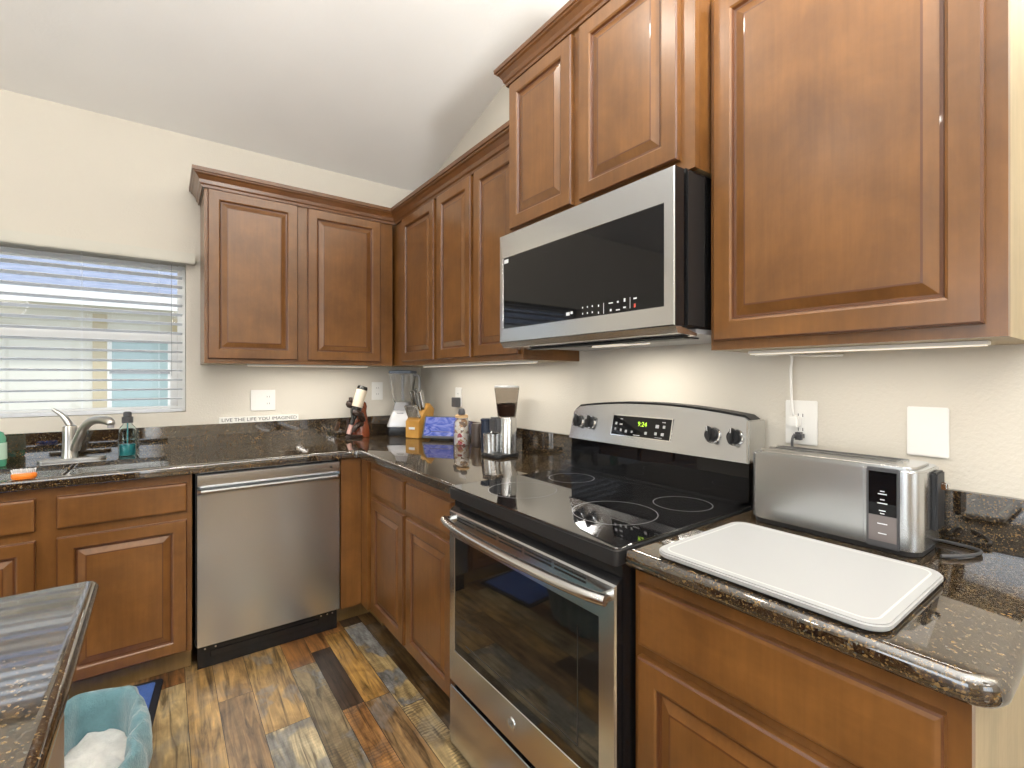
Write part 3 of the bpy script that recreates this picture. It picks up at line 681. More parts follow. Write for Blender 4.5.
box(t, -.39, -.362, Y1 + .02, Y0 - .09, 1.392, 1.3975); fin(t, 'light_lens_strip', 'blackmat', mw)

# ------------------------------------------------------------------ island
isl = thing('kitchen_island', 'kitchen island with dark granite top at the lower left of the picture', 'island', (-2.3, -2.3, 0))
IX, IY = -1.556, -1.928
t = bull_slab(-3.2, IX, -2.86, IY, (.02, .02, .02, .02))
fin(t, 'slab', 'granite', isl, smooth=40)
fin(B(-3.15, -1.60, -2.80, -1.975, .10, .873), 'cabinet_body', 'cab', isl)
fin(B(-3.10, -1.66, -2.75, -2.04, .001, .0995), 'toe_kick', 'toe', isl)

# ------------------------------------------------------------------ floor things
MR = Matrix.Translation((-1.458, -.585, 0)) @ Matrix.Rotation(R(-6), 4, 'Z')
m1 = prism(rrect(-.80, 0, -.45, 0, .02, 4), .0006, .009, bv=.002); m1.transform(MR)
mt = thing('floor_mat', 'blue floor mat with black border lying before the sink cabinet', 'mat', (-1.86, -.8, 0))
fin(m1, 'border', 'matb', mt)
m2 = prism(rrect(-.775, -.025, -.425, -.025, .01, 3), .0091, .013, bv=.001); m2.transform(MR); fin(m2, 'pile', 'mat', mt)
# plush-lined bin
bn = thing('plush_lined_bin', 'soft teal plush lined bin with white fleece inside, on floor by island', 'bin', (-1.62, -1.33, 0))
def sup(cx, cy, a, b_, z, n=56, e=2.6, amp=0, ph=0, zamp=0):
    out = []
    for k in range(n):
        th = 2 * math.pi * k / n; c, s = math.cos(th), math.sin(th)
        r = (abs(c / a) ** e + abs(s / b_) ** e) ** (-1 / e); w = amp * (math.sin(5 * th + ph) + .6 * math.sin(9 * th + 1.7 * ph) + .5 * noise.noise((c * 2, s * 2, z * 9)))
        out.append((cx + (r + w) * c, cy + (r + w) * s, z + zamp * (math.sin(3 * th + ph) + .7 * math.sin(7 * th))))
    return out
bc = (-1.622, -1.345)
ZK = .9
t = bmesh.new()
def fold(rings):
    return [[(x_ + .014 * noise.noise((x_ * 22, y_ * 22, z_ * 7)), y_ + .014 * noise.noise((x_ * 22 + 9, y_ * 22, z_ * 7)), z_ + (.010 * noise.noise((x_ * 14, y_ * 14, 4.1)) if z_ > .1 else 0)) for x_, y_, z_ in r] for r in rings]
loft(t, fold([sup(*bc, .10, .20, .012, n=96), sup(*bc, .108, .22, .05, n=96, amp=.001), sup(*bc, .112, .236, .13, n=96, amp=.002, ph=.5), sup(*bc, .116, .244, .165, n=96, amp=.004, ph=1), sup(*bc, .128, .258, .170, n=96, amp=.004, ph=1.2), sup(*bc, .131, .262, .20, n=96, amp=.004, ph=1.4, zamp=.002), sup(*bc, .128, .258, .255, n=96, amp=.004, ph=1.5, zamp=.003),
         sup(*bc, .122, .252, .285, n=96, amp=.004, ph=1.7, zamp=.004), sup(*bc, .110, .240, .298, n=96, amp=.004, ph=2, zamp=.005), sup(*bc, .095, .226, .290, n=96, amp=.005, ph=2.3, zamp=.004),
         sup(*bc, .088, .217, .26, n=96, amp=.006, ph=2.7), sup(*bc, .084, .210, .20, n=96, amp=.006, ph=3.2), sup(*bc, .080, .205, .12, n=96, amp=.004, ph=3.8), sup(*bc, .072, .19, .09, n=96)]))
fin(t, 'plush_liner', 'teal', bn, smooth=80)
t = bmesh.new(); rg3 = [sup(*bc, .086, .210, .15, n=96, amp=.002)]
for k in range(12):
    q = 1 - k / 12.2; rg3.append([(x_, y_, z_ + .020 * noise.noise((x_ * 20 + y_ * 9, y_ * 11, .3)) + .010 * abs(noise.noise((x_ * 45, y_ * 20, 2.3)))) for x_, y_, z_ in sup(*bc, .083 * q, .205 * q, .180 + .020 * (1 - q), n=96)])
loft(t, rg3); fin(t, 'white_fleece_lining', 'fleece', bn, smooth=80)

# ------------------------------------------------------------------ wall plates
def plate(name, label, X, w, h, kind, group=None, cat='outlet'):
    c = X @ Vector((0, 0, 0)); r = thing(name, label, cat, tuple(c), group)
    t = bmesh.new(); box(t, -w / 2, w / 2, -h / 2, h / 2, .0005, .006, bv=.002); t.transform(X); fin(t, 'cover_plate', 'white', r)
    for u in kind:
        k, cu = u
        t = bmesh.new()
        if k == 'rocker': box(t, cu - .017, cu + .017, -.034, .034, .006, .0085, bv=.001); t.transform(X); fin(t, 'rocker_switch', 'white', r)
        else:
            for vv in (-.02, .02): box(t, cu - .015, cu + .015, vv - .014, vv + .014, .006, .0075, bv=.001)
            t.transform(X); s_ = fin(t, 'receptacle', 'white', r)
            each([(cu + e - .001, cu + e + .001, vv - .004, vv + .005, .0075, .0078) for vv in (-.02, .02) for e in (-.006, .006)], 'prong_slot', 'darkgrey', s_, X)
    return r
plate('switch_plate', 'double white switch and outlet plate on the wall above the lettered sign', FB(-.993, 0, 1.158), .128, .120, [('rocker', -.026), ('outlet', .026)], cat='switch')
plate('wall_outlet', 'white wall outlet near the corner, behind the bottle holder figurine', FB(-.314, 0, 1.20), .075, .118, [('outlet', 0)])
plate('wall_outlet', 'white wall outlet with a dark plug, above the jar and the tablet display', FS(0, -.55, 1.17), .075, .118, [('outlet', 0)])
plate('wall_outlet', 'white wall outlet behind the toaster with two cords plugged in', FS(0, -2.522, 1.163), .085, .125, [('outlet', 0)])
plate('blank_plate', 'blank square white wall plate right of the toaster', FS(0, -2.803, 1.162), .078, .118, [], cat='wall plate')
tag(fin(B(-.040, -.0082, -.585, -.525, 1.110, 1.168, bv=.003), 'power_plug', 'darkgrey'), 'dark square power adapter plugged in above the jar', 'plug')
# cords
t = tube([(-.012, -2.513, 1.17), (-.03, -2.510, 1.19), (-.028, -2.506, 1.25), (-.024, -2.503, 1.31), (-.03, -2.505, 1.3555), (-.06, -2.47, 1.357), (-.10, -2.44, 1.3565)], .0035, 8, sub=5)
box(t, -.034, -.0082, -2.525, -2.500, 1.150, 1.182, bv=.004)
tube([(-.03, -2.505, 1.3555), (-.05, -2.54, 1.353), (-.07, -2.60, 1.349), (-.05, -2.64, 1.349), (-.035, -2.61, 1.351), (-.05, -2.555, 1.356)], .0035, 8, bm=t, sub=6)
tag(fin(t, 'white_cord', 'white', smooth=50), 'white cord running from the outlet up to the underside of right cabinet', 'cord')
# under-cabinet light bars (the lamps that warm the corner)
def light_bar(label, x0, x1, y0, y1, power):
    r = thing('under_cabinet_light', label, 'light', ((x0 + x1) / 2, (y0 + y1) / 2, 1.352))
    fin(B(x0, x1, y0, y1, 1.3535, 1.3612, bv=.001), 'housing', 'white', r)
    lens = mat('light_lens', (1, .9, .7), .4, emis=.5, ecol=(1, .92, .80)) if 'lens' not in M else M['lens']; M['lens'] = lens
    fin(B(x0 + .004, x1 - .004, y0 + .004, y1 - .004, 1.3515, 1.3533), 'lens', lens, r)
    area('under_cabinet_glow', ((x0 + x1) / 2, (y0 + y1) / 2, 1.3510), (0, 0, 0), x1 - x0 - .01, y1 - y0 - .01, power, (1, .945, .86))
light_bar('slim light bar under the back wall cabinet near the corner', -1.10, -.45, -.22, -.19, 1.9)
light_bar('slim light bar under the two-door cabinet left of microwave', -.22, -.19, -1.56, -.50, 3.4)
light_bar('slim light bar under the right-hand cabinet above the toaster', -.22, -.19, -2.94, -2.48, 1.0)
# lamp added under the microwave to brighten the wall above the range
fin(B(-.235, -.215, -2.16, -1.92, 1.3975, 1.4035), 'added_range_lamp', 'lens', mw)
area('added_range_glow', (-.225, -2.04, 1.396), (0, 0, 0), .018, .23, 2.2, (1, .93, .82))

# ------------------------------------------------------------------ blinds
bl = thing('window_blind', 'white horizontal slat blind hanging in the sink window', 'blind', (-1.88, -.03, 1.90))
fin(B(-2.46, -1.322, -.060, -.002, 1.895, 1.950, bv=.004), 'valance', mat('valance_cream', (.62, .60, .53), .6), bl)
M['slat'] = mat('slat_white', (.90, .91, .93), .45); nt, N, L, b = nodes(M['slat'])
tr = N.new('ShaderNodeBsdfTranslucent'); tr.inputs[0].default_value = (.90, .92, .95, 1); mx = N.new('ShaderNodeMixShader'); mx.inputs[0].default_value = .45
L.new(b.outputs[0], mx.inputs[1]); L.new(tr.outputs[0], mx.inputs[2]); L.new(mx.outputs[0], N['Material Output'].inputs['Surface'])
z = 1.878; t = None
BX0, BX1 = -2.405, -1.377
zs = []
while z > 1.135: zs.append(z); z -= .050
for z in zs:
    t = bmesh.new(); box(t, BX0, BX1, -.0015, .0015, -.024, .024)
    a = R(-11)
    q = bmesh.new(); n = 5; top = []; 
    rings = []
    for x in (BX0, BX1):
        ring = []
        for k in range(n + 1): yy = -.024 + .048 * k / n; ring.append((x, yy, .0022 * (1 - (2 * k / n - 1) ** 2) + .0013))
        for k in range(n, -1, -1): yy = -.024 + .048 * k / n; ring.append((x, yy, .0022 * (1 - (2 * k / n - 1) ** 2) - .0013))
        rings.append(ring)
    t.free(); loft(q, rings); q.transform(Matrix.Translation((0, .035, z)) @ Matrix.Rotation(a, 4, 'X'))
    fin(q, 'slat', 'slat', bl)
fin(B(BX0, BX1, .012, .058, 1.108, 1.124, bv=.003), 'bottom_rail', 'slat', bl)
for x in (-1.478, -1.78, -2.10): 
    fin(B(x - .0006, x + .0006, .0085, .0095, 1.124, 1.90), 'ladder_cord', 'slat', bl); fin(B(x - .0006, x + .0006, .060, .0610, 1.124, 1.90), 'ladder_cord', 'slat', bl)
fin(tube([(-1.425, .004, 1.89), (-1.424, .004, 1.30)], .0012, 6), 'pull_cord', 'grey', bl)

# ------------------------------------------------------------------ neighbour house
M['siding'] = painted('cream_stucco', (.74, .72, .64), .2, 40); M['roof'] = None
rm = mat('blue_grey_shingles', (.24, .27, .36), .9); nt, N, L, b = nodes(rm); c = ramp(nt, ntex(nt, coords(nt, (6, 30, 30)), 1, 3), [(.3, (.19, .22, .31)), (.7, (.30, .33, .43))]); L.new(c, b.inputs['Base Color']); M['roof'] = rm
M['tan'] = mat('tan_trim_paint', (.56, .47, .30), .7); M['soffit'] = mat('sage_fascia_paint', (.62, .60, .47), .7)
M['nglass'] = mat('pale_teal_glass', (.36, .48, .49), .2)
nb = thing('neighboring_house', 'cream stucco house with grey-blue roof seen through the blinds', 'house', (-2.5, 5.5, -.2))
fin(B(-7, 3, 3.5, 8, -.2, 2.06), 'wall', 'siding', nb)
t = bmesh.new(); loft(t, [[(-7.3, 3.08, 2.10), (3.3, 3.08, 2.10), (3.3, 3.08, 2.13), (-7.3, 3.08, 2.13)], [(-7.3, 5.8, 3.35), (3.3, 5.8, 3.35), (3.3, 5.8, 3.39), (-7.3, 5.8, 3.39)]]); fin(t, 'roof', 'roof', nb)
fin(B(-7.3, 3.3, 3.06, 3.079, 1.99, 2.125), 'fascia', 'trim', nb)
fin(B(-7.3, 3.3, 3.08, 3.499, 2.065, 2.08), 'soffit', 'soffit', nb)
w = fin(B(-1.93, -1.38, 3.46, 3.499, .80, 1.78, bv=.005), 'window_frame', 'trim', nb)
fin(B(-1.89, -1.42, 3.452, 3.459, 1.36, 1.74), 'pane', 'nglass', w); fin(B(-1.89, -1.42, 3.452, 3.459, .84, 1.33), 'pane', 'nglass', w)
fin(B(-1.91, -1.40, 3.448, 3.459, 1.331, 1.359), 'sash_rail', 'grey', w)
t = bmesh.new(); box(t, -2.045, -1.931, 3.47, 3.499, .75, 1.95); box(t, -1.379, -1.265, 3.47, 3.499, .75, 1.95); fin(t, 'shutter_trim', 'tan', nb)
gm = mat('pale_bounce_ground', (.45, .43, .38), .95); nt, N, L, b = nodes(gm); c = ramp(nt, ntex(nt, coords(nt), 30, 4), [(.3, (.38, .36, .31)), (.7, (.52, .50, .45))]); L.new(c, b.inputs['Base Color'])  # unseen ground, made pale to bounce light up under the blind slats
struct(B(-14, 8, -16, 10, -.3, -.21), 'ground', gm)

# ------------------------------------------------------------------ ceiling lamps
for i, (x, y, p, lab) in enumerate(((-1.35, -1.7, 4, 'round recessed ceiling light above the kitchen aisle'), (-3.2, -1.7, 4, 'round recessed ceiling light over far end of the island'), (-1.35, -3.6, 4, 'round recessed ceiling light behind the viewer on the right'), (-3.4, -3.6, 4, 'round recessed ceiling light behind the viewer on the left'))):
    z = zc(y); r = thing('recessed_light', lab, 'light', (x, y, z)); rot = math.atan(SL)
    X = Matrix.Translation((x, y, z)) @ Matrix.Rotation(-rot if y > RY else rot, 4, 'X')
    t = lathe([(.075, -.004), (.095, -.006), (.098, -.001), (.075, -.0015)], (0, 0, 0), 36, caps=(False, False)); t.transform(X); fin(t, 'trim_ring', 'trim', r, smooth=40)
    lm = M.get('lamp') or mat('lamp_diffuser', (1, 1, 1), .5, emis=6.0, ecol=(1, .93, .82)); M['lamp'] = lm
    t = lathe([(.074, -.003), (.074, -.002)], (0, 0, 0), 36); t.transform(X); fin(t, 'diffuser', lm, r)
    a = area('recessed_lamp', X @ Vector((0, 0, -.012)), (-rot, 0, 0), .14, .14, p, (1, .93, .83), 'DISK')

# unseen globe lights added behind the viewer to fill ceiling and walls
for x, y, p in ((-2.9, -4.6, 55), (-1.2, -4.9, 30)):
    pz = 2.15; r = thing('added_globe_light', 'added white glass globe fill light ' + ('left' if x < -2 else 'right') + ' of the pair hanging behind the viewer', 'light', (x, y, pz))
    fin(tube([(x, y, pz + .17), (x, y, zc(y) - .022)], .004, 8), 'rod', 'nickel', r); fin(lathe([(.06, 0), (.055, .02)], (x, y, zc(y) - .022), 24), 'canopy', 'nickel', r, smooth=40)
    gm_ = M.get('globe') or mat('globe_glass', (1, 1, 1), .5, emis=3.0, ecol=(1, .95, .88)); M['globe'] = gm_
    fin(lathe([(.16 * math.sin(math.pi * k / 16), -.16 * math.cos(math.pi * k / 16)) for k in range(1, 16)], (x, y, pz), 32), 'globe', gm_, r, smooth=80)
    l = bpy.data.lights.new('added_globe_point', 'POINT'); l.energy = p; l.shadow_soft_size = .17; l.color = (1, .96, .90); o = bpy.data.objects.new('added_globe_point', l); COL.objects.link(o); o.location = (x, y, pz)
# unseen uplights added behind the viewer to brighten the vaulted ceiling
for x, y, p, lb in ((-2.75, -3.75, 85, 'left'), (-.9, -3.9, 200, 'right')):
    r = thing('added_uplight', 'added floor-standing nickel fill light behind the viewer, ' + lb + ' one of two', 'lamp', (x, y, 0))
    fin(lathe([(.15, .001), (.15, .018), (.03, .03)], (x, y, 0), 32), 'base', 'nickel', r, smooth=40)
    fin(lathe([(.012, .03), (.012, 1.74)], (x, y, 0), 16), 'pole', 'nickel', r, smooth=40)
    fin(lathe([(.02, 1.74), (.09, 1.76), (.19, 1.84), (.185, 1.84), (.09, 1.768), (.02, 1.75)], (x, y, 0), 32, caps=(True, True)), 'bowl_shade', 'nickel', r, smooth=60)
    area('added_uplight_area', (x, y, 1.835), (math.pi, 0, 0), .33, .33, p, (1, .985, .95), 'DISK')
# ------------------------------------------------------------------ counter things
# cutting board
cb = thing('cutting_board', 'large white plastic cutting board lying in front of the toaster', 'cutting board', (-.46, -2.69, CT))
X = Matrix.Translation((-.464, -2.695, 0)) @ Matrix.Rotation(R(0), 4, 'Z')
q = prism(rrect(-.170, .170, -.203, .203, .035, 8), .9185, .930, bv=.003); 
q.transform(X); fin(q, 'board', 'board', cb, smooth=40)
def ringstrip(x0, x1, y0, y1, r, w, z):
    a = rrect(x0, x1, y0, y1, r, 8); b_ = rrect(x0 + w, x1 - w, y0 + w, y1 - w, r - w, 8); t = bmesh.new(); n = len(a)
    va = [t.verts.new((*p, z)) for p in a]; vb = [t.verts.new((*p, z)) for p in b_]
    for k in range(n): t.faces.new((va[k], va[(k + 1) % n], vb[(k + 1) % n], vb[k]))
    return t
q = ringstrip(-.155, .155, -.188, .188, .025, .0035, .9302); q.transform(X); fin(q, 'juice_groove', 'boardrim', cb)
for a, b_ in ((-.14, -.17), (.14, -.17), (-.14, .17), (.14, .17)): fin(lathe([(.012, 0), (.012, .0035)], (-.464 + a, -2.695 + b_, CT + .0006), 16), 'rubber_foot', 'blackmat', cb)
# toaster
ts = thing('toaster', 'long-slot stainless steel toaster with touch display beside the range', 'toaster', (-.15, -2.67, CT))
TX0, TX1, TY0, TY1, TZ0, TZ1 = -.218, -.060, -2.842, -2.480, .926, 1.100
fin(prism(rrect(TX0 + .006, TX1 - .006, TY0 + .006, TY1 - .006, .03, 6), CT + .001, TZ0 + .003), 'base', 'blackmat', ts)
q = prism(rrect(TX0, TX1, TY0, TY1, .034, 8), TZ0, TZ1 - .004, bv=.004); 
fin(q, 'shell', 'steelv', ts, smooth=35)
q = bmesh.new(); box(q, TX0 - .0022, TX0 + .004, -2.742, -2.500, TZ0 + .004, TZ1 - .006, bv=.002); fin(q, 'front_panel', 'steelv', ts)
q = bmesh.new(); box(q, TX0 - .0024, TX0 + .004, -2.806, -2.746, TZ0 - .002, TZ1 - .004, bv=.002); fin(q, 'control_frame', 'darkgrey', ts)
q = bmesh.new(); box(q, TX0 - .0032, TX0 - .002, -2.801, -2.751, TZ0 + .068, TZ1 - .012); cpn = fin(q, 'display_panel', 'blackglass', ts)
q = bmesh.new(); box(q, TX0 - .0032, TX0 - .002, -2.801, -2.751, TZ0 + .012, TZ0 + .067); fin(q, 'touch_panel', mat('taupe_glass', (.20, .175, .17), .15), ts)
each([(TX0 - .0036, TX0 - .0033, -2.776 - w / 2, -2.776 + w / 2, zz - .0011, zz + .0011) for zz, w in ((1.046, .008), (1.040, .016), (1.028, .008), (1.020, .018), (1.004, .012), (.998, .008), (.976, .018), (.955, .015))], 'touch_mark', 'whiteprint', cpn)
q = prism(rrect(TX0 + .016, TX1 - .016, TY0 + .016, TY1 - .016, .02, 6), TZ1 - .004, TZ1 + .001, bv=.001); fin(q, 'top_plate', 'steel', ts, smooth=35)
for xx in (-.170, -.115):
    fin(B(xx - .013, xx + .013, TY0 + .065, TY1 - .03, TZ1 + .001, TZ1 + .0025), 'slot_opening', 'blackmat', ts)
each([(a, a + .003, TY0 + .05, TY1 - .02, TZ1 + .001, TZ1 + .005) for a in (-.144, -.187, -.101)], 'slot_rib', 'steel', ts)
q = bmesh.new(); box(q, -.150, -.090, TY0 - .010, TY0 + .001, .965, 1.088, bv=.003); fin(q, 'end_channel', 'blackmat', ts)
q = bmesh.new(); box(q, -.135, -.105, TY0 - .024, TY0 - .0095, 1.052, 1.068, bv=.003); fin(q, 'lever', 'chrome', ts)

t = bmesh.new(); box(t, -.036, -.0082, -2.535, -2.512, 1.115, 1.137, bv=.005); tube([(-.034, -2.522, 1.127), (-.045, -2.520, 1.128), (-.05, -2.518, 1.115), (-.049, -2.517, 1.08), (-.045, -2.515, 1.0), (-.04, -2.52, .93), (-.045, -2.60, .919), (-.04, -2.75, .9185), (-.038, -2.86, .9185), (-.06, -2.905, .9185), (-.12, -2.89, .9185), (-.16, -2.86, .9186)], .0035, 8, bm=t, sub=6)
fin(t, 'power_cord', 'darkgrey', ts, smooth=50)

# coffee grinder
GX, GY = -.150, -1.235
cg = thing('coffee_grinder', 'stainless coffee grinder with smoky bean hopper and steel grounds canister', 'coffee grinder', (GX, GY, CT))
fin(prism(rrect(GX - .085, GX + .06, GY - .075, GY + .075, .035, 6), CT + .001, CT + .016, bv=.004), 'base', 'blackmat', cg, smooth=35)
fin(lathe([(.041, .0), (.041, .165), (.039, .170)], (GX + .012, GY - .032, CT + .0165), 36), 'body', 'steel', cg, smooth=35)
q = bmesh.new(); box(q, GX - .05, GX + .0, GY - .015, GY + .045, CT + .115, CT + .186, bv=.008); fin(q, 'grind_head', 'darkgrey', cg, smooth=35)
q = bmesh.new(); r0, r1 = .044, .058
q = lathe([(.044, .0), (.048, .035), (.060, .135), (.060, .140), (.0575, .140), (.0455, .036), (.041, .003)], (GX + .012, GY - .022, CT + .1875), 32, caps=(True, True)); fin(q, 'hopper', 'smoke', cg, smooth=40)
q = lathe([(.0605, 0), (.0605, .006), (.055, .009)], (GX + .012, GY - .022, CT + .3285), 32); fin(q, 'hopper_lid', 'grey', cg, smooth=35)
q = lathe([(.041, .0), (.044, .030), (.048, .055), (.03, .062)], (GX + .012, GY - .022, CT + .1915), 24); fin(q, 'coffee_beans', mat('coffee_beans', (.05, .02, .01), .5), cg, smooth=40)
q = lathe([(.040, .0), (.041, .082), (.043, .084), (.043, .090), (.02, .095), (.006, .096), (.005, .102), (.010, .108), (.009, .116), (.002, .119)], (GX - .040, GY + .030, CT + .0165), 32); fin(q, 'grounds_canister', 'steel', cg, smooth=35)
dj = tag(fin(lathe([(.033, 0), (.034, .06), (.034, .062), (.036, .064), (.036, .074), (.034, .076), (.034, .155), (.036, .157), (.036, .166), (.030, .170)], (-.150, -1.105, CT + .001), 28), 'storage_jar', mat('dark_blue_tinted_glass', (.02, .028, .05), .12), smooth=35, loc=None), 'dark blue cylindrical jar standing left of the coffee grinder', 'jar')

# smart display
sd = thing('tablet_display', 'small tablet display showing a blue purple picture, between knife block and jar', 'tablet', (-.14, -.56, CT))
X = Matrix.Translation((-.145, -.555, CT)) @ Matrix.Rotation(R(-48), 4, 'Z') @ Matrix.Rotation(R(-22), 4, 'X')
def T(bm): bm.transform(X); return bm
q = bmesh.new(); box(q, -.105, .105, -.006, .006, .012, .150, bv=.004); fin(T(q), 'frame', 'darkgrey', sd)
sm = mat('blue_screen', (.02, .03, .2), .15, emis=.45, ecol=(.2, .3, .9)); nt, N, L, b = nodes(sm)
c = ramp(nt, ntex(nt, coords(nt, (10, 10, 26)), 1.0, 3, .5, 1.5), [(.3, (.02, .03, .16)), (.45, (.06, .13, .45)), (.58, (.45, .50, .80)), (.7, (.20, .08, .25))]); L.new(c, b.inputs['Emission Color'])
q = bmesh.new(); box(q, -.094, .094, -.0072, -.0062, .026, .142); fin(T(q), 'screen', sm, sd)
q = prism(rrect(-.070, .085, .012, .062, .02, 5), .001, .060, bv=.008); q.transform(Matrix.Translation((-.145, -.555, CT)) @ Matrix.Rotation(R(-48), 4, 'Z')); fin(q, 'speaker_base', 'blackmat', sd, smooth=40)

# jar of candy/snacks with a bow
jr = thing('snack_jar', 'clear jar of wrapped red and white candies with tan lid, right of tablet', 'jar', (-.125, -.80, CT))
wm = mat('candy_wrappers', (.8, .8, .8), .4); nt, N, L, b = nodes(wm)
vv = N.new('ShaderNodeTexVoronoi'); vv.inputs['Scale'].default_value = 55; L.new(coords(nt), vv.inputs['Vector']); s_ = N.new('ShaderNodeSeparateColor'); L.new(vv.outputs['Color'], s_.inputs[0])
c = ramp(nt, s_.outputs[0], [(0, (.75, .70, .66)), (.38, (.38, .03, .04)), (.62, (.82, .80, .76)), (.82, (.45, .25, .12))], 'CONSTANT'); L.new(c, b.inputs['Base Color'])
wm2 = mat('cookie_pieces', (.7, .55, .4), .6); nt, N, L, b = nodes(wm2)
vv = N.new('ShaderNodeTexVoronoi'); vv.inputs['Scale'].default_value = 60; L.new(coords(nt), vv.inputs['Vector']); s_ = N.new('ShaderNodeSeparateColor'); L.new(vv.outputs['Color'], s_.inputs[0])
c = ramp(nt, s_.outputs[0], [(0, (.78, .70, .60)), (.4, (.50, .30, .17)), (.7, (.85, .82, .78)), (.88, (.2, .12, .08))], 'CONSTANT'); L.new(c, b.inputs['Base Color'])
JC = (-.125, -.80)
fin(lathe([(.038, 0), (.041, .01), (.041, .062), (.036, .066)], (*JC, CT + .003), 28), 'candy', wm, jr, smooth=40)
fin(lathe([(.036, .0), (.039, .01), (.036, .06), (.024, .075)], (*JC, CT + .0695), 28), 'cookies', wm2, jr, smooth=40)
fin(lathe([(.042, 0), (.045, .004), (.045, .12), (.034, .142), (.034, .150), (.0325, .150), (.0325, .142), (.043, .119), (.043, .005)], (*JC, CT + .0008), 28, caps=(True, False)), 'glass_jar', 'glass', jr, smooth=40)
fin(lathe([(.036, 0), (.037, .012), (.030, .018)], (*JC, CT + .152), 28), 'lid', mat('tan_lid', (.62, .40, .20), .5), jr, smooth=40)
q = lathe([(.018, 0), (.020, .012), (.016, .030), (.01, .034)], (JC[0] - .012, JC[1] - .022, CT + .171), 20); fin(q, 'ornament', 'darkgrey', jr, smooth=40)
tag(fin(lathe([(.034, 0), (.036, .01), (.036, .115), (.030, .125)], (-.085, -.905, CT + .001), 24), 'spice_canister', mat('dark_brown_tin', (.05, .035, .028), .35), smooth=40), 'dark brown canister standing right of the candy jar', 'canister')

# knife block
kb = thing('knife_block', 'honey-coloured wooden knife block full of steel-handled knives', 'knife block', (-.20, -.335, CT))
KX = Matrix.Translation((-.180, -.345, CT)) @ Matrix.Rotation(R(-62), 4, 'Z')
M['honey'] = wood_mat('honey_wood', (.42, .20, .035), (.52, .26, .05), (.62, .34, .08), rough=.4, coat=.2)
q = bmesh.new(); sec = [(-.058, .001), (.075, .001), (.110, .175), (.060, .215), (-.040, .112), (-.058, .108)]
loft(q, [[(x_, y_, z_) for y_, z_ in sec] for x_ in (-.050, .050)]); bmesh.ops.bevel(q, geom=list(q.edges), offset=.004, segments=2, affect='EDGES'); q.transform(KX); fin(q, 'block', 'honey', kb, smooth=30)
q = bmesh.new(); box(q, -.022, .022, -.0595, -.0585, .055, .070); q.transform(KX); fin(q, 'label', 'whiteprint', kb)
# honing slope carries steak-knife handles (row) and long handles
SLP = Matrix.Translation((0, .010, .163)) @ Matrix.Rotation(R(46), 4, 'X')
for i in range(6):
    q = bmesh.new(); box(q, -.006, .006, -.009, .009, 0, .088, bv=.003); X = KX @ Matrix.Translation((-.040 + i * .016, -.030, .125)) @ Matrix.Rotation(R(28), 4, 'X')
    q.transform(X); k = tag(fin(q, 'steak_knife', 'steel', smooth=35), 'small steak knife with grey handle in the front row of the knife block', 'knife', 'steak knives in the block')
for i, (a, b_, ln) in enumerate(((-.034, .020, .13), (-.012, .024, .135), (.010, .020, .12), (.030, .026, .125), (-.02, .050, .12), (.02, .050, .11))):
    X = KX @ Matrix.Translation((a, b_, .168 + (b_ - .02) * .9)) @ Matrix.Rotation(R(20), 4, 'X')
    q = bmesh.new(); box(q, -.008, .008, -.011, .011, 0, ln, bv=.004); q.transform(X)
    tag(fin(q, 'kitchen_knife', 'steel' if i != 3 else 'chrome', smooth=35), 'long steel-handled kitchen knife standing in the top of the knife block', 'knife', 'long knives in the block')

# blender
bd = thing('blender', 'blender with silver base and clear jar in the counter corner', 'blender', (-.245, -.185, CT))
BXm = Matrix.Translation((-.195, -.150, CT)) @ Matrix.Rotation(R(-38), 4, 'Z')
def sq(w, d, z, r=.02, oy=0): return [(a, b_ + oy, z) for a, b_ in rrect(-w, w, -d, d, min(r, w * .9, d * .9), 5)]
q = bmesh.new(); loft(q, [sq(.078, .085, .001), sq(.082, .088, .012), sq(.080, .086, .058)]); q.transform(BXm); fin(q, 'foot', 'black', bd, smooth=40)
q = bmesh.new(); loft(q, [sq(.082, .088, .0585), sq(.084, .090, .066), sq(.060, .066, .150), sq(.052, .056, .162)]); q.transform(BXm); fin(q, 'motor_base', mat('silver_plastic', (.62, .62, .63), .3, .3), bd, smooth=40)
q = bmesh.new(); loft(q, [sq(.054, .056, .1625), sq(.046, .048, .215, .02, .003)]); q.transform(BXm); fin(q, 'collar', 'grey', bd, smooth=40)
q = bmesh.new(); box(q, -.022, .022, -.068, -.064, .136, .148); q.transform(BXm); fin(q, 'control_strip', 'darkgrey', bd)
q = bmesh.new(); loft(q, [sq(.050, .050, .2155), sq(.056, .056, .24), sq(.074, .074, .400), sq(.074, .074, .402), sq(.0715, .0715, .402), sq(.053, .053, .242), sq(.046, .046, .219)]); q.transform(BXm); fin(q, 'jar', 'glass', bd, smooth=40)
q = bmesh.new(); loft(q, [sq(.075, .075, .4025), sq(.078, .078, .408), sq(.076, .076, .420), sq(.045, .045, .424)]); q.transform(BXm); fin(q, 'jar_lid', mat('blue_grey_lid', (.16, .19, .24), .35), bd, smooth=40)
q = bmesh.new(); box(q, -.008, .008, -.008, .008, .223, .395, bv=.003); q.transform(BXm); fin(q, 'blade_shaft', 'grey', bd, smooth=35)
q = tube([(.068, .0, .39), (.104, .0, .385), (.110, 0, .33), (.102, 0, .27), (.060, 0, .25)], .009, 10, sub=5); q.transform(BXm); fin(q, 'jar_handle', 'grey', bd, smooth=50)

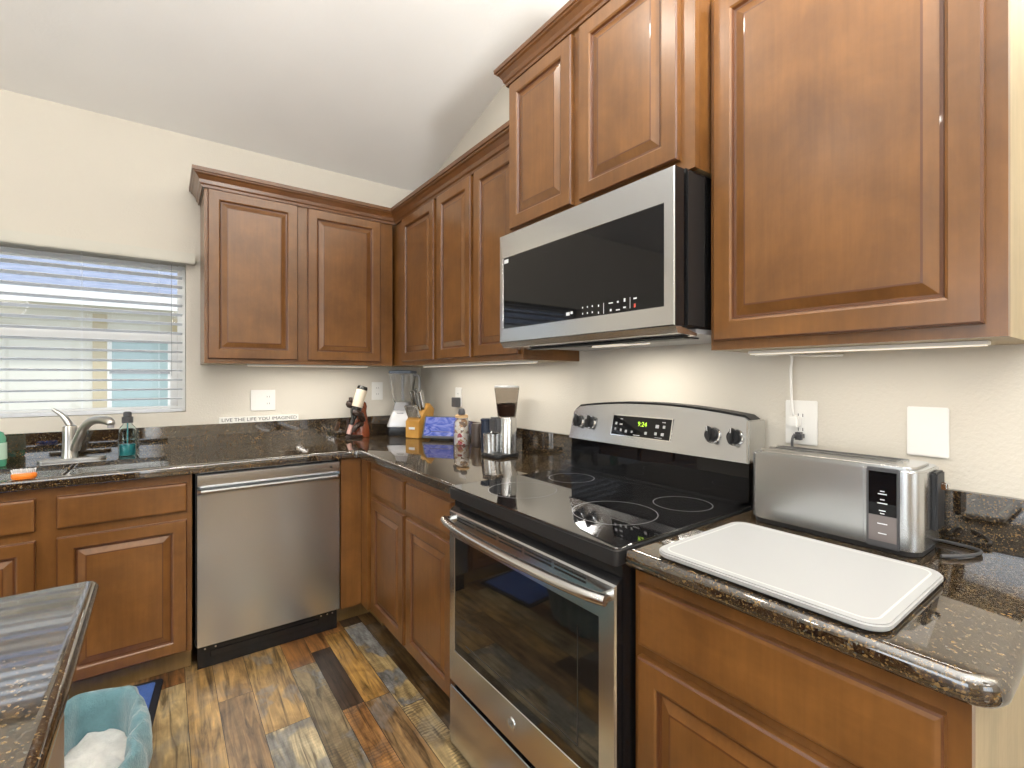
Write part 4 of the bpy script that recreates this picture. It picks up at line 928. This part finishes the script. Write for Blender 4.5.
# bottle-holder figurine with bottle
fg = thing('bottle_holder_figurine', 'rust-brown seated figurine bottle holder on the counter near the corner', 'figurine', (-.445, -.12, CT))
M['rust'] = mat('rust_glaze', (.22, .055, .022), .22, coat=.5); M['darkbr'] = mat('dark_brown_glaze', (.035, .018, .012), .3)
q = lathe([(.052, .0), (.055, .01), (.050, .06), (.038, .12), (.032, .165), (.036, .19), (.030, .215), (.012, .23)], (-.452, -.095, CT + .001), 28); fin(q, 'body', 'rust', fg, smooth=50)
q = tube([(-.455, -.128, 1.02), (-.475, -.160, 1.055), (-.500, -.175, 1.07), (-.525, -.165, 1.075)], [.020, .019, .018, .020], 12, sub=4); fin(q, 'arm', 'darkbr', fg, smooth=60)
q = tube([(-.455, -.120, .99), (-.480, -.150, 1.00), (-.505, -.16, .985), (-.52, -.150, .96)], [.018, .017, .016, .018], 12, sub=4); fin(q, 'arm', 'darkbr', fg, smooth=60)
q = lathe([(.001, -.026), (.018, -.019), (.026, 0), (.018, .019), (.001, .026)], (-.530, -.12, 1.125), 18); tube([(-.530, -.135, 1.145), (-.528, -.13, 1.165)], .012, 8, bm=q); fin(q, 'head', 'darkbr', fg, smooth=60)
q = prism(rrect(-.56, -.45, -.16, -.10, .028, 6), CT + .001, CT + .018, bv=.006); fin(q, 'foot', 'darkbr', fg, smooth=40)
A, Bp = Vector((-.548, -.150, .940)), Vector((-.455, -.142, 1.238)); d = (Bp - A).normalized(); q = Vector((0, 0, 1)).rotation_difference(d).to_matrix().to_4x4(); BM_ = Matrix.Translation(A) @ q
bt = thing('wine_bottle', 'bottle with cream label and gold end held tilted by the brown figurine', 'bottle', tuple(A)); 
q = lathe([(.012, 0), (.013, .07), (.014, .10), (.030, .14), (.032, .16), (.032, .300), (.028, .308)], (0, 0, 0), 24, mtx=BM_); fin(q, 'glass_body', mat('dark_bottle_glass', (.02, .02, .018), .08), bt, smooth=40)
q = lathe([(.0326, .175), (.0326, .285)], (0, 0, 0), 24, mtx=BM_, caps=(False, False)); fin(q, 'paper_label', mat('cream_label', (.72, .62, .48), .5), bt, smooth=40)
q = lathe([(.0145, .002), (.0145, .06)], (0, 0, 0), 20, mtx=BM_, caps=(False, False)); fin(q, 'neck_foil', mat('pink_foil', (.62, .38, .33), .35, .3), bt, smooth=40)
# small pieces near it
# soap bottles, brush, sponge
M['clearp'] = mat('clear_plastic', (.85, .93, .93), .04, trans=1.0, ior=1.12)
sb = thing('soap_dispenser', 'clear soap bottle with black pump and teal liquid behind the sink', 'soap bottle', (-1.592, -.18, CT))
c0 = (-1.598, -.150)
fin(lathe([(.029, .0), (.031, .004), (.031, .05), (.029, .054)], (*c0, CT + .003), 28), 'liquid', 'bluesoap', sb, smooth=40)
fin(lathe([(.033, 0), (.036, .004), (.036, .10), (.030, .135), (.018, .150), (.018, .156), (.016, .156), (.016, .149), (.028, .133), (.0335, .099), (.0335, .004)], (*c0, CT + .0008), 28, caps=(True, False)), 'bottle', 'clearp', sb, smooth=40)
fin(lathe([(.022, 0), (.022, .028), (.016, .031), (.016, .050), (.010, .054)], (*c0, CT + .158), 24), 'pump_cap', 'darkgrey', sb, smooth=35)
fin(tube([(*c0, CT + .157), (*c0, CT + .010)], .003, 8), 'dip_tube', 'bluesoap', sb, smooth=40)
ds = thing('dish_soap_bottle', 'green dish soap bottle at the left picture edge behind the sink', 'soap bottle', (-2.03, -.19, CT))
fin(lathe([(.034, 0), (.037, .01), (.036, .06), (.034, .12), (.026, .142), (.012, .150)], (-2.03, -.19, CT + .001), 24), 'bottle', 'greensoap', ds, smooth=40)
fin(lathe([(.0375, .03), (.0368, .10)], (-2.03, -.19, CT + .001), 24, caps=(False, False)), 'label', mat('mint_label', (.55, .75, .62), .5), ds, smooth=40)
fin(lathe([(.014, 0), (.013, .02), (.006, .032)], (-2.03, -.19, CT + .152), 16), 'cap', mat('coral_cap', (.65, .25, .15), .5), ds, smooth=40)
# scrub brush
br = thing('scrub_brush', 'orange scrub brush with white bristles on the front edge of sink', 'brush', (-1.872, -.620, CT))
X = Matrix.Translation((-1.872, -.620, CT + .0015)) @ Matrix.Rotation(R(6), 4, 'Z') @ Matrix.Scale(.76, 4)
q = bmesh.new(); loft(q, [sup(0, 0, .040, .020, .001, 28, 2.2), sup(0, 0, .045, .024, .010, 28, 2.2), sup(0, 0, .045, .023, .024, 28, 2.2), sup(0, 0, .040, .019, .030, 28, 2.2)]); q.transform(X @ Matrix.Rotation(R(0), 4, 'X')); fin(q, 'handle', mat('orange_plastic', (.85, .22, .02), .35), br, smooth=50)
q = bmesh.new(); rb = random.Random(3)
for i in range(13):
    for j in range(5):
        a, b_ = -.038 + i * .0063, -.013 + j * .0065
        if (a / .042) ** 2 + (b_ / .019) ** 2 > 1: continue
        tube([(a, b_, .0295), (a * 1.1 + rb.uniform(-.002, .002), b_ * 1.15 + rb.uniform(-.002, .002), .048 + rb.uniform(-.002, .003))], [.0022, .0026], 5, bm=q)
q.transform(X); fin(q, 'bristles', mat('white_bristles', (.85, .85, .85), .7), br)
sp_ = tag(fin(prism(rrect(-2.02, -1.935, -.640, -.604, .008, 4), CT + .001, CT + .022, bv=.004), 'sponge', mat('blue_sponge', (.03, .12, .55), .9), smooth=40), 'small blue sponge on the counter edge at the left picture border', 'sponge')
# lettered sign on the backsplash ledge
sg = thing('lettered_sign', 'narrow white block sign with black capitals, standing on the backsplash', 'sign', (-1.01, -.014, BS))
fin(B(-1.212, -.805, -.0195, -.002, BS + .0005, BS + .034, bv=.001), 'block', mat('sign_white', (.80, .79, .75), .6), sg)
t = text('LIVE THE LIFE YOU IMAGINED', .0265, .0003); xs_ = [v.co.x for v in t.verts]; s_ = .385 / (max(xs_) - min(xs_)); t.transform(FB(-1.008, -.0199, BS + .0172) @ Matrix.Diagonal((s_, 1, 1, 1))); fin(t, 'letters', 'darkgrey', sg)
